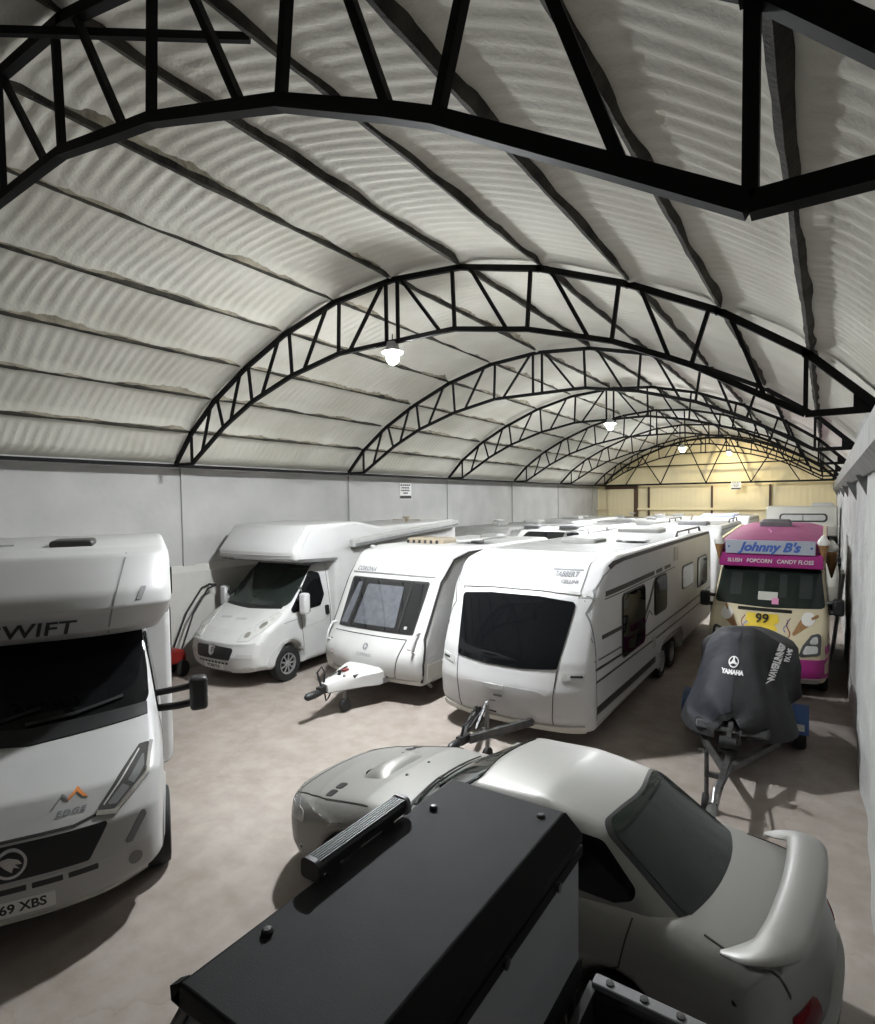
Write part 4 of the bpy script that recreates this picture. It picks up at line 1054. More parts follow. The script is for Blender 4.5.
        wheel(t, s * .99, .98, .355, .23, s, 9, rimr=.6); wheel(t, s * .98, 4.3, .34, .22, s, 8)
    MB().prism(rect(.0, .42, 3.02, 3.11, .04), 'Y', 2.4, 2.9).build('roof_vent', 'trim', t, bevel=.02)
    m = MB().tube([(-.95, 2.6, 3.06), (-.35, 2.6, 3.07)], .012, 6).box(-.75, -.62, 2.55, 2.65, 3.02, 3.10); m.build('roof_aerial', 'white2', t)
    return t
near_motorhome()

# ------------------------------------------------------------------ ice cream van
def ice_cream_van():
    t = thing('ice_cream_van', 'pink and cream ice cream van with a name board above its windscreen', 'ice cream van', (-.90, 11.45, 0), 0)
    bot = .26
    prof = fillet([(.16, bot, .08), (5.0, bot, .05), (5.05, 2.55, .15), (4.9, 2.70, .1), (1.60, 2.62, .1), (1.40, 2.20, .10), (.72, 1.40, .12), (.16, 1.02, .15), (.02, .78, .1), (.0, .42, .1)], 6)
    k = max(i for i, p in enumerate(prof) if p[1] < bot + .001 and p[0] < 3)
    prof = prof[:k + 1] + arch(.95, .34, .41, bot) + arch(3.9, .34, .41, bot) + prof[k + 1:]
    def df(x, y, z):
        q = abs(x) / .97; f = max(0, min(1, (1.8 - y) / 1.8))
        w = 1 - .10 * max(0, (z - 1.2)) / 1.0 if z > 1.2 else 1
        if y < .8: w *= 1 - .07 * ((.8 - y) / .8) ** 2
        return x * w, y + .22 * q ** 2.6 * f, z
    b, T = body(prof, .97, .10, 'body', 'creampaint', t, df, dy=.12, dz=.08, nx=16)
    # pink lower band
    for s, vw in ((1, 'right'), (-1, 'left')):
        decal(T, vw, fillet([(1.42, .30, .03), (3.4, .30, .03), (3.4, .78, .05), (1.42, .78, .05)]), 'lower_band', 'pink', t, off=.006, step=.3)
        decal(T, vw, fillet([(.30, .78, .03), (1.5, .78, .03), (1.5, .92, .03), (.34, .92, .03)]), 'lower_band', 'pink', t, off=.006, step=.2)
        decal(T, vw, fillet([(.95, 1.38, .05), (1.85, 1.40, .06), (1.9, 2.0, .08), (1.5, 2.06, .08)]), 'door_window', 'glass', t, off=.008, step=.12)
        decal(T, vw, rect(2.4, 4.3, 1.3, 2.2, .08), 'serving_window', 'glass', t, off=.012, step=.3)
        mirror(t, s * 1.10, .98, 1.50, s, 'black', h=.30)
        hl = fillet([(s * .52, .74, .03), (s * .84, .78, .04), (s * .85, 1.12, .05), (s * .70, 1.08, .05), (s * .58, .92, .05)])
        h = decal(T, 'front', hl, 'headlight', 'lampblack', t, off=.012, step=.08)
        decal(T, 'front', fillet([(s * .57, .78, .03), (s * .80, .81, .03), (s * .80, .92, .03), (s * .63, .92, .03)]), 'reflector', 'lens', h, off=.018, step=.08)
        decal(T, 'front', fillet([(s * .66, .95, .03), (s * .80, .95, .03), (s * .80, 1.07, .03), (s * .72, 1.04, .03)]), 'reflector', 'lens', h, off=.018, step=.08)
        # painted cornet
        cx, cz = s * .60, 1.25
        f = MB()
        rot = -.75 * s
        def R2(px, pz): return (cx + px * math.cos(rot) - pz * math.sin(rot), cz + px * math.sin(rot) + pz * math.cos(rot))
        decal(T, 'front', [R2(-.075, .0), R2(.075, .0), R2(.02, -.24), R2(-.02, -.24)], 'painted_cornet', 'cone', t, off=.006, step=.06)
        decal(T, 'front', [R2(.10 * math.cos(a_), .075 + .105 * math.sin(a_)) for a_ in np.linspace(0, 2 * PI, 17)[:-1]], 'painted_ice_cream', 'icecream', t, off=.010, step=.06)
        decal(T, 'front', [R2(.02, .12), R2(.05, .10), R2(.085, .21), R2(.05, .22)], 'painted_flake', 'cone', t, off=.014, step=.06)
        decal(T, 'front', strip([(s * .36 + .03 * math.sin(q), 1.02 + q * .04) for q in np.linspace(0, 7, 16)], .012), 'painted_swirl', 'redpaint', t, off=.006, step=.05)
        decal(T, 'front', strip([(s * .32 - .03 * math.sin(q), 1.10 + q * .03) for q in np.linspace(0, 6, 14)], .010), 'painted_swirl', 'blue', t, off=.006, step=.05)
        wheel(t, s * .86, .95, .34, .2, s, 8); wheel(t, s * .86, 3.9, .34, .2, s, 8)
    decal(T, 'front', fillet([(-.97, .38, .05), (.97, .38, .05), (.97, .70, .05), (.5, .70, .05), (.42, .62, .05), (-.42, .62, .05), (-.5, .70, .05), (-.97, .70, .05)]), 'front_bumper', 'pink', t, off=.014, step=.08, thick=.02)
    decal(T, 'front', fillet([(-.42, .62, .03), (.42, .62, .03), (.46, .80, .05), (-.46, .80, .05)]), 'grille', 'black', t, off=.016, step=.1)
    decal(T, 'front', rect(.30, .82, .26, .37, .01), 'number_plate', 'plate', t, off=.02, step=.1)
    decal(T, 'front', rect(-.48, .40, 1.375, 1.425, .015), 'bonnet_slot', 'black', t, off=.01, step=.1)
    decal(T, 'front', fillet([(-.33, 1.15, .01), (-.25, 1.19, .0), (-.33, 1.23, .0), (-.31, 1.34, .01), (.19, 1.34, .01), (.21, 1.23, 0), (.14, 1.19, 0), (.21, 1.11, .01), (-.31, 1.11, .01)]), 'price_flash', 'yellow', t, off=.008, step=.06)
    text_on(T, 'front', '99', -.06, 1.25, .19, 'ink', t, off=.03, bold=.003, sx=1.15)
    ws = fillet([(-.90, 1.475, .06), (0, 1.44, 1), (.90, 1.475, .06), (.85, 1.9, .2), (.83, 2.13, .05), (-.83, 2.13, .05), (-.85, 1.9, .2)])
    wsc = decal(T, 'front', ws, 'windscreen', 'glass_green', t, off=.010, step=.08)
    decal(T, 'front', rect(-.16, .16, 1.56, 1.70, .01), 'paper_notice', 'paper', wsc, off=.014, step=.1)
    decal(T, 'front', rect(.07, .18, 1.50, 1.60, .005), 'pink_note', 'pinkpaper', wsc, off=.016, step=.1)
    for u, w_ in ((-.55, .10), (-.12, .05), (.24, .06), (.60, .10)):
        decal(T, 'front', rect(u - w_, u + w_, 1.62, 2.02, .02), 'curtain', 'vancurtain', wsc, off=.012, step=.1)
    # pink brow and name board
    br = MB().prism(fillet([(1.52, 2.14, .02), (1.10, 2.16, .03), (1.06, 2.42, .03), (1.18, 2.46, .02), (1.62, 2.60, .02)], 4), 'X', -.86, .86)
    br.build('brow_panel', 'pink', t, bevel=.01)
    nb = MB().box(-.74, .74, 1.01, 1.05, 2.42, 2.68).build('name_board', 'signface', t, bevel=.008)
    text_flat("Johnny B's", .235, 'blue', nb, (0, 1.005, 2.545), (1, 0, 0), (0, 0, 1), shear=.35, bold=.010, sx=1.0)
    text_flat('SLUSH   POPCORN   CANDY FLOSS', .105, 'txtwhite', t, (0, 1.052, 2.28), (1, .0, 0), (0, -.12, 1), shear=.15, bold=.002, sx=.86)
    for x in (-.68, .68): MB().lathe([(.002, 1.0035), (.02, 1.0035), (.02, 1.006)], 'Y', (x, 0, 2.55), 12).build('board_motif', 'blue', nb)
    # roof skin
    rf = []
    for y, z, c in ((1.12, 2.50, .02), (1.16, 2.66, .03), (1.5, 2.72, .03), (3.0, 2.80, .03), (4.6, 2.86, .03), (5.0, 2.85, .03), (5.02, 2.6, .0)):
        rf.append([(x, y + (.0 if y > 1.2 else .0), z + c * (1 - (x / .9) ** 2) - (.06 if abs(x) > .85 else 0)) for x in (-.92, -.86, -.6, -.3, 0, .3, .6, .86, .92)])
    gridmesh(rf, 'roof_panel', 'pinkroof', t, 'faded pink roof', 40)
    roofside = MB()
    for s in (-1, 1): roofside.prism([(1.3, 2.2), (5.0, 2.2), (5.0, 2.82), (4.6, 2.83), (1.5, 2.69), (1.2, 2.60)], 'X', s * .84, s * .90)
    roofside.build('roof_side', 'creampaint', t, smooth=0)
    m = MB().tube([(0.0, 1.9, 2.77), (-.12, 2.7, 2.81)], .02, 6); m.build('roof_bead', 'pink', t)
    rooflight(t, -.05, 3.6, 2.84, .62, .5, .16, 'grey')
    # giant cornets at the corners of the name board and along the sides
    for (x, y, z, sc) in ((-.86, 1.06, 2.30, 1), (.86, 1.10, 2.32, 1), (.99, 2.2, 2.05, 1.25), (1.0, 3.0, 1.8, 1.2), (-.99, 2.6, 2.05, 1.2)):
        o = MB().lathe([(.012 * sc, 0), (.05 * sc, .15 * sc), (.085 * sc, .30 * sc)], 'Z', (x, y, z), 16).build('cornet', 'cone', t)
        MB().lathe([(.085 * sc, z + .29 * sc), (.10 * sc, z + .33 * sc), (.085 * sc, z + .38 * sc), (.06 * sc, z + .41 * sc), (.03 * sc, z + .46 * sc), (.005, z + .48 * sc)], 'Z', (x, y, 0), 16).build('ice_cream_swirl', 'icecream', o)
    return t
ice_cream_van()

# ------------------------------------------------------------------ covered jet ski on a trailer
def jetski_trailer():
    t = thing('jet_ski_trailer', 'galvanised trailer with blue mudguards under the covered jet ski', 'trailer', (-.90, 6.3, 0), math.radians(1.2))
    f = MB()
    f.beam((0, 0, .42), (0, 1.7, .40), .06, .08)
    for s in (-1, 1):
        f.beam((0, .75, .40), (s * .48, 1.95, .40), .05, .07); f.beam((s * .48, 1.95, .40), (s * .48, 4.2, .40), .05, .07)
    f.beam((-.6, 3.0, .34), (.6, 3.0, .34), .06, .07); f.beam((-.48, 4.15, .40), (.48, 4.15, .40), .05, .07)
    f.build('frame', 'darkgalv', t, smooth=0)
    MB().beam((0, .02, .43), (0, -.2, .43), .08, .08).lathe([(.02, -.40), (.05, -.37), (.055, -.25), (.04, -.15)], 'Y', (0, 0, .42), 12).tube([(0, -.18, .46), (0, -.05, .56), (0, .1, .54)], .015, 8).build('hitch_head', 'galv', t)
    MB().beam((0, 1.0, .40), (0, 1.2, .74), .05, .05).beam((0, 1.16, .70), (0, 1.38, .74), .05, .05).build('winch_post', 'darkgalv', t, smooth=0)
    w = MB().lathe([(.07, -.09), (.07, .09)], 'X', (0, 1.05, .62), 16).tube([(.09, 1.05, .62), (.13, 1.05, .62), (.13, .95, .78), (.2, .95, .78)], .012, 6).beam((-.1, 1.05, .52), (.1, 1.05, .52), .06, .04).build('winch', 'black', t)
    MB().tube([(-.02, 1.1, .62), (.0, 1.38, .74)], .01, 6).build('winch_strap', 'redpaint', t)
    j = MB().tube([(-.16, .55, .14), (-.16, .55, .68)], .024, 10).beam((-.18, .55, .42), (0, .55, .42), .05, .05).tube([(-.16, .55, .68), (-.16, .48, .71), (-.24, .48, .71)], .01, 6).build('jockey_wheel_post', 'darkgalv', t)
    MB().lathe([(.04, -.2), (.09, -.2), (.10, -.17), (.09, -.14), (.04, -.14)], 'X', (0, .55, .10), 18).build('jockey_wheel', 'rubber', j)
    MB().tube([(.03, .2, .45), (.07, .5, .5), (.05, .9, .46)], .012, 6).build('cable', 'black', t)
    for s in (-1, 1):
        wheel(t, s * .70, 3.0, .25, .15, s, 5)
        o = []
        for k in range(13):
            a = PI * (.02 + .96 * k / 12); o.append((3.0 - .33 * math.cos(a), .27 + .33 * math.sin(a)))
        i_ = [(3.0 - .31 * math.cos(PI * (.02 + .96 * k / 12)), .27 + .31 * math.sin(PI * (.02 + .96 * k / 12))) for k in range(12, -1, -1)]
        MB().prism(o + i_, 'X', s * .60, s * .80).build('mudguard', 'bluefender', t, None, 30)
        MB().box(s * .70 - .05, s * .70 + .05, 2.62, 2.66, .36, .44).build('marker_lamp', 'lens', t)
        MB().beam((s * .25, 2.0, .46), (s * .25, 4.0, .47), .10, .06).build('bunk', 'black', t, smooth=0)
    return t
jetski_trailer()

def covered_jetski():
    t = thing('jet_ski', 'jet ski hidden under a tied black and navy cover on its trailer', 'jet ski', (-.95, 7.75, .56), math.radians(0))
    # cross-sections along the length: (y, half width at hem, half width at shoulder, shoulder z, top z)
    secs = [(.02, .18, .10, .12, .20), (.08, .40, .24, .18, .34), (.22, .54, .40, .26, .52), (.45, .66, .40, .44, .72), (.72, .70, .36, .62, .92), (.93, .66, .38, .84, 1.03), (1.10, .58, .42, .91, 1.09), (1.28, .57, .45, .90, 1.13), (1.50, .57, .58, .78, .98), (1.85, .57, .64, .74, .91), (2.3, .68, .62, .72, .90), (2.7, .64, .54, .64, .84), (2.95, .60, .46, .42, .62), (3.0, .5, .3, .2, .3)]
    V = []
    n = 25
    for i, (y, wh, wsd, zs, zt) in enumerate(secs):
        row = []
        for k in range(n):
            u = -1 + 2 * k / (n - 1); a = abs(u); s = 1 if u >= 0 else -1
            if a > .55:
                q = (a - .55) / .45; w = wsd + (wh - wsd) * q ** .8; z = zs * (1 - q) ** 1.0
                w += .022 * math.sin(q * 9 + y * 7) * math.sin(q * PI)
            else:
                q = a / .55; w = wsd * (q ** .85); z = zt - (zt - zs) * q ** 2.2
            z += .012 * math.sin(u * 14 + y * 5) + .010 * math.sin(y * 17 + u * 6)
            row.append((s * w, y + .03 * math.sin(u * 8 + y * 4), max(z, 0) - .06 * (1 if a > .98 else 0)))
        V.append(row)
    # refine along the length
    V = np.array(V); m = len(V); R = []
    for i in range(m - 1):
        p0, p1, p2, p3 = V[max(i - 1, 0)], V[i], V[i + 1], V[min(i + 2, m - 1)]
        for k in range(5):
            tt = k / 5; R.append(.5 * (2 * p1 + (p2 - p0) * tt + (2 * p0 - 5 * p1 + 4 * p2 - p3) * tt * tt + (3 * p1 - p0 - 3 * p2 + p3) * tt ** 3))
    R.append(V[-1]); R = np.array(R)
    co = gridmesh([[tuple(p) for p in r] for r in R], 'cover', 'cover', t, None, 50)
    T = p_tree(co)
    # navy half on the far-left side of the nose
    pl = [[tuple(p) for p in r[2:13]] for r in R[3:33]]
    D = []
    for r in pl: D.append(r)
    nv = gridmesh(D, 'cover_panel', 'coverblue', co, 'navy panel of the cover', 50)
    md = nv.modifiers.new('lift', 'DISPLACE'); md.strength = .006; md.mid_level = 0
    # hull under the hem
    hp = [(-.0, .02), (.3, -.04), (2.8, -.04), (2.9, .06), (2.9, .12), (.1, .12)]
    MB().prism(hp, 'X', -.42, .42).build('hull', 'black', t, bevel=.05)
    # emblem + lettering on the nose
    def em(px, pz, r0): return [(px + r0 * math.cos(a_), pz + r0 * math.sin(a_)) for a_ in np.linspace(0, 2 * PI, 21)[:-1]]
    ex, ez = -.03, .78
    e = decal(T, 'front', em(ex, ez, .058), 'ring_emblem', 'txtwhite', co, off=.016, step=.05, thick=.004)
    decal(T, 'front', em(ex, ez, .046), 'emblem_field', 'cover', e, off=.019, step=.05, thick=.003)
    for k in range(3):
        a_ = PI / 2 + k * 2 * PI / 3
        decal(T, 'front', strip([(ex, ez), (ex + .045 * math.cos(a_), ez + .045 * math.sin(a_))], .02), 'tuning_fork_mark', 'txtwhite', e, off=.022, step=.05, thick=.003)
    decal(T, 'front', em(ex, ez, .02), 'tuning_fork_mark', 'txtwhite', e, off=.023, step=.05, thick=.003)
    text_on(T, 'front', 'YAMAHA', ex, .675, .062, 'txtwhite', co, off=.016, bold=.004, sx=.95)
    text_on(T, 'front', 'WAVERUNNER', .42, .74, .07, 'txtwhite', co, off=.018, rot=1.30, shear=.2, bold=.004, sx=.80, sy=1.5)
    text_on(T, 'front', 'FX HO', .53, .76, .055, 'txtwhite', co, off=.018, rot=1.30, sy=1.5, shear=.2, bold=.003)
    decal(T, 'front', strip([(-.57, .40), (-.50, .55)], .025), 'reflective_strip', 'lgrey', co, off=.012, step=.05)
    return t
covered_jetski()
# ------------------------------------------------------------------ silver saloon
def saloon():
    t = thing('saloon_car', 'silver saloon car with a bonnet scoop and a boot spoiler', 'car', (-4.27, 4.32, 0), math.radians(-94))
    bot = .20
    prof = fillet([(.06, bot, .05), (4.10, bot, .08), (4.33, .42, .1), (4.36, .72, .08), (4.28, .98, .06), (3.70, 1.035, .3), (3.3, 1.03, .3), (1.5, .985, .3), (1.05, .95, .3), (.35, .80, .3), (-.06, .67, .1), (-.13, .50, .1), (-.10, .30, .08)], 6)
    k = max(i for i, p in enumerate(prof) if p[1] < bot + .001 and p[0] < 3)
    prof = prof[:k + 1] + arch(.94, .31, .35, bot) + arch(3.37, .31, .35, bot) + prof[k + 1:]
    def df(x, y, z):
        q = abs(x) / .85
        f = max(0, 1 - y / 1.3); g = max(0, (y - 3.2) / 1.2)
        w = 1 - .06 * f ** 2 - .05 * g ** 2
        if z > .72: w *= 1 - .11 * min(1, (z - .72) / .3)
        zz = z + (.03 * (1 - q * q) if z > .6 else 0) - .02 * q * q * (1 if z > .75 else 0)
        return x * w, y + .30 * q ** 3.2 * f - .26 * q ** 3 * g, zz
    b, T = body(prof, .85, .15, 'body', 'silver', t, df, dy=.09, dz=.06, nx=16, nr=6)
    gp = fillet([(1.09, .80, .02), (4.14, .80, .02), (3.24, 1.40, .25), (2.7, 1.46, .6), (2.13, 1.405, .2)], 8)
    def dg(x, y, z):
        q = abs(x) / .735; h = max(0, (z - .95)) / .47
        w = 1 - .22 * h - (.07 * (y - 2.9) / .9 if y > 2.9 else 0)
        zz = z - .05 * q ** 2 * h
        yy = y + (.20 * q ** 2.2 * max(0, 1 - (y - 1.2) / 1.0) if y < 2.2 else 0) - (.16 * q ** 2.2 * max(0, (y - 2.9) / .85) if y > 2.9 else 0)
        return x * w, yy, zz
    cb, G = body(gp, .735, .13, 'cabin', 'silver', t, dg, dy=.07, dz=.05, nx=14, nr=6)
    decal(G, 'top', fillet([(-.60, 3.72, .10), (0, 3.87, .8), (.60, 3.72, .10), (.52, 3.11, .10), (0, 3.20, .8), (-.52, 3.11, .10)], 7), 'window_surround', 'black', t, off=.006, step=.05)
    decal(G, 'top', fillet([(-.56, 3.70, .10), (0, 3.84, .8), (.56, 3.70, .10), (.49, 3.14, .10), (0, 3.23, .8), (-.49, 3.14, .10)], 7), 'rear_window', 'glass_green', t, off=.010, step=.05)
    decal(G, 'top', fillet([(-.60, 1.58, .08), (0, 1.42, .8), (.60, 1.58, .08), (.50, 2.15, .10), (0, 2.07, .8), (-.50, 2.15, .10)], 7), 'windscreen', 'glass_green', t, off=.010, step=.05)
    decal(G, 'front', strip([(-.66, .985), (0, .965), (.66, .985)], .05), 'scuttle', 'black', t, off=.012, step=.06)
    for u0, u1 in ((-.45, .15), (.05, .6)): decal(G, 'front', strip([(u0, 1.02), (u1, 1.04)], .018), 'wiper', 'black', t, off=.03, step=.08)
    for s, vw in ((1, 'right'), (-1, 'left')):
        decal(G, vw, fillet([(1.62, 1.0, .04), (2.42, 1.01, .03), (2.45, 1.33, .04), (2.18, 1.33, .08)], 6), 'side_window', 'glass', t, off=.006, step=.07)
        decal(G, vw, fillet([(2.50, 1.01, .03), (3.28, 1.02, .05), (3.44, 1.08, .06), (3.16, 1.31, .10), (2.52, 1.33, .04)], 6), 'side_window', 'glass', t, off=.006, step=.07)
        decal(T, vw, strip([(3.40, .99), (3.36, .75), (3.12, .54)], .009), 'door_seam', 'trim', t, off=.006, step=.03)
        decal(T, vw, strip([(2.45, .98), (2.46, .4)], .009), 'door_seam', 'trim', t, off=.006, step=.03)
        h = decal(T, vw, rect(2.90, 3.10, .78, .84, .02), 'door_handle', 'silver', t, off=.02, step=.08, thick=.025)
        decal(T, 'back', fillet([(s * .42, .70, .03), (s * .63, .66, .03), (s * .65, .78, .03), (s * .44, .82, .03)]), 'tail_lamp', 'red', t, off=.010, step=.06)
        decal(T, 'front', fillet([(s * .34, .56, .04), (s * .76, .57, .05), (s * .80, .66, .05), (s * .70, .72, .06), (s * .42, .69, .06)]), 'headlight', 'dimlens', t, off=.008, step=.06)
        for (yy, xx) in ((.60, s * .49), (.60, s * .61)):
            decal(T, 'top', rect(xx - .045, xx + .045, yy - .045, yy + .045, .02), 'bonnet_vent', 'black', t, off=.006, step=.06)
        decal(T, 'top', strip([(s * .62, .16), (s * .69, .6), (s * .70, 1.15)], .009), 'bonnet_seam', 'trim', t, off=.006, step=.03)
        decal(T, vw, fillet([(.06, .57, .03), (.46, .60, .04), (.40, .69, .05), (.12, .67, .04)]), 'headlight', 'lens', t, off=.010, step=.05)
        decal(T, 'top', strip([(s * .62, 3.78), (s * .66, 4.0), (s * .60, 4.20)], .009), 'boot_seam', 'trim', t, off=.006, step=.03)
        decal(T, 'top', [(s * .16 + .014 * math.cos(a_), 1.12 + .014 * math.sin(a_)) for a_ in np.linspace(0, 2 * PI, 9)[:-1]], 'washer_jet', 'black', t, off=.008)
        wheel(t, s * .76, .94, .31, .2, s, 5); wheel(t, s * .76, 3.37, .31, .2, s, 5)
        MB().box(s * .90 - .09, s * .90 + .09, 1.62, 1.72, .93, 1.04).build('door_mirror', 'silver', t, bevel=.03)
    # bonnet scoop
    sc = []
    for y, w, h in ((.70, .32, .0), (.71, .318, .062), (.76, .315, .082), (.83, .312, .085), (.91, .308, .062), (.97, .305, .0)):
        z0 = .80 + (y - .40) * .235 + .035
        sc.append([(x * w, y, z0 + h * (1 - abs(x) ** 4 * .9) - .02) for x in (-1, -.93, -.8, -.5, 0, .5, .8, .93, 1)])
    gridmesh(sc, 'bonnet_scoop', 'silver', t, None, 45)
    MB().prism(rect(-.27, .27, .885, .935, .015), 'Y', .698, .704).build('scoop_mouth', 'black', t)
    decal(T, 'front', fillet([(-.28, .52, .03), (.28, .52, .03), (.30, .62, .03), (-.30, .62, .03)]), 'grille', 'black', t, off=.008, step=.08)
    decal(T, 'front', rect(-.5, .5, .28, .42, .04), 'bumper_intake', 'black', t, off=.008, step=.08)
    decal(T, 'front', [(.06 * math.cos(a_), .585 + .03 * math.sin(a_)) for a_ in np.linspace(0, 2 * PI, 15)[:-1]], 'front_badge', 'chrome', t, off=.014, step=.06)
    decal(T, 'top', strip([(-.60, .10), (0, .05), (.60, .10)], .012), 'bonnet_seam', 'trim', t, off=.003, step=.06)
    # spoiler: blade swept along a U, ends lying on the boot lid
    path = [(-.70, 3.88, 1.015), (-.695, 3.97, 1.045), (-.66, 4.07, 1.08), (-.575, 4.145, 1.105), (-.42, 4.175, 1.12), (-.2, 4.19, 1.13), (0, 4.195, 1.133)]
    path = path + [(-p[0], p[1], p[2]) for p in path[-2::-1]]
    V = []
    for i, p in enumerate(path):
        a_ = Vector(path[max(i - 1, 0)]); c_ = Vector(path[min(i + 1, len(path) - 1)]); d = (c_ - a_); d.z = 0; d.normalize(); nrm = Vector((d.y, -d.x, 0))  # inward/forward
        if nrm.y > 0 and abs(d.x) > .3: nrm = -nrm
        e = min(i, len(path) - 1 - i) / 3
        ww = .018 + .097 * min(1, e) ** .6; hh = .010 + .03 * min(1, e)
        ring = []
        for k in range(14):
            q = 2 * PI * k / 14; r1 = math.cos(q) * ww; r2 = math.sin(q) * hh
            v = Vector(p) + Vector((d.y, -d.x, 0)) * r1 * (1) + Vector((0, 0, r2 - .0 * r1)); ring.append(tuple(v))
        V.append(ring)
    rows = np.array(V); R = []
    for i in range(len(rows) - 1):
        p0, p1, p2, p3 = rows[max(i - 1, 0)], rows[i], rows[i + 1], rows[min(i + 2, len(rows) - 1)]
        for k in range(4):
            tt = k / 4; R.append(.5 * (2 * p1 + (p2 - p0) * tt + (2 * p0 - 5 * p1 + 4 * p2 - p3) * tt * tt + (3 * p1 - p0 - 3 * p2 + p3) * tt ** 3))
    R.append(rows[-1])
    R = [[tuple(q) for q in r] for r in R]
    vs = [p for r in R for p in r]; n = 14; m = MB(); fs = []
    for i in range(len(R) - 1):
        for k in range(n): fs.append((i * n + k, i * n + (k + 1) % n, (i + 1) * n + (k + 1) % n, (i + 1) * n + k))
    fs.append(tuple(range(n))); fs.append(tuple((len(R) - 1) * n + k for k in range(n)))
    m.add(vs, fs)
    sp = m.build('boot_spoiler', 'silver', t, smooth=60)
    for s in (-1, 1): MB().prism([(4.04, .95), (4.16, .95), (4.17, 1.10), (4.04, 1.08)], 'X', s * .54, s * .60).build('spoiler_leg', 'silver', sp, bevel=.01)
    MB().box(-.12, .12, 4.25, 4.28, 1.125, 1.14).build('brake_lamp', 'red', sp)
    decal(T, 'back', fillet([(-.74, .30, .05), (.74, .30, .05), (.76, .58, .06), (.5, .62, .1), (-.5, .62, .1), (-.76, .58, .06)]), 'rear_bumper', 'silver', t, off=.055, step=.05, thick=.06)
    return t
saloon()

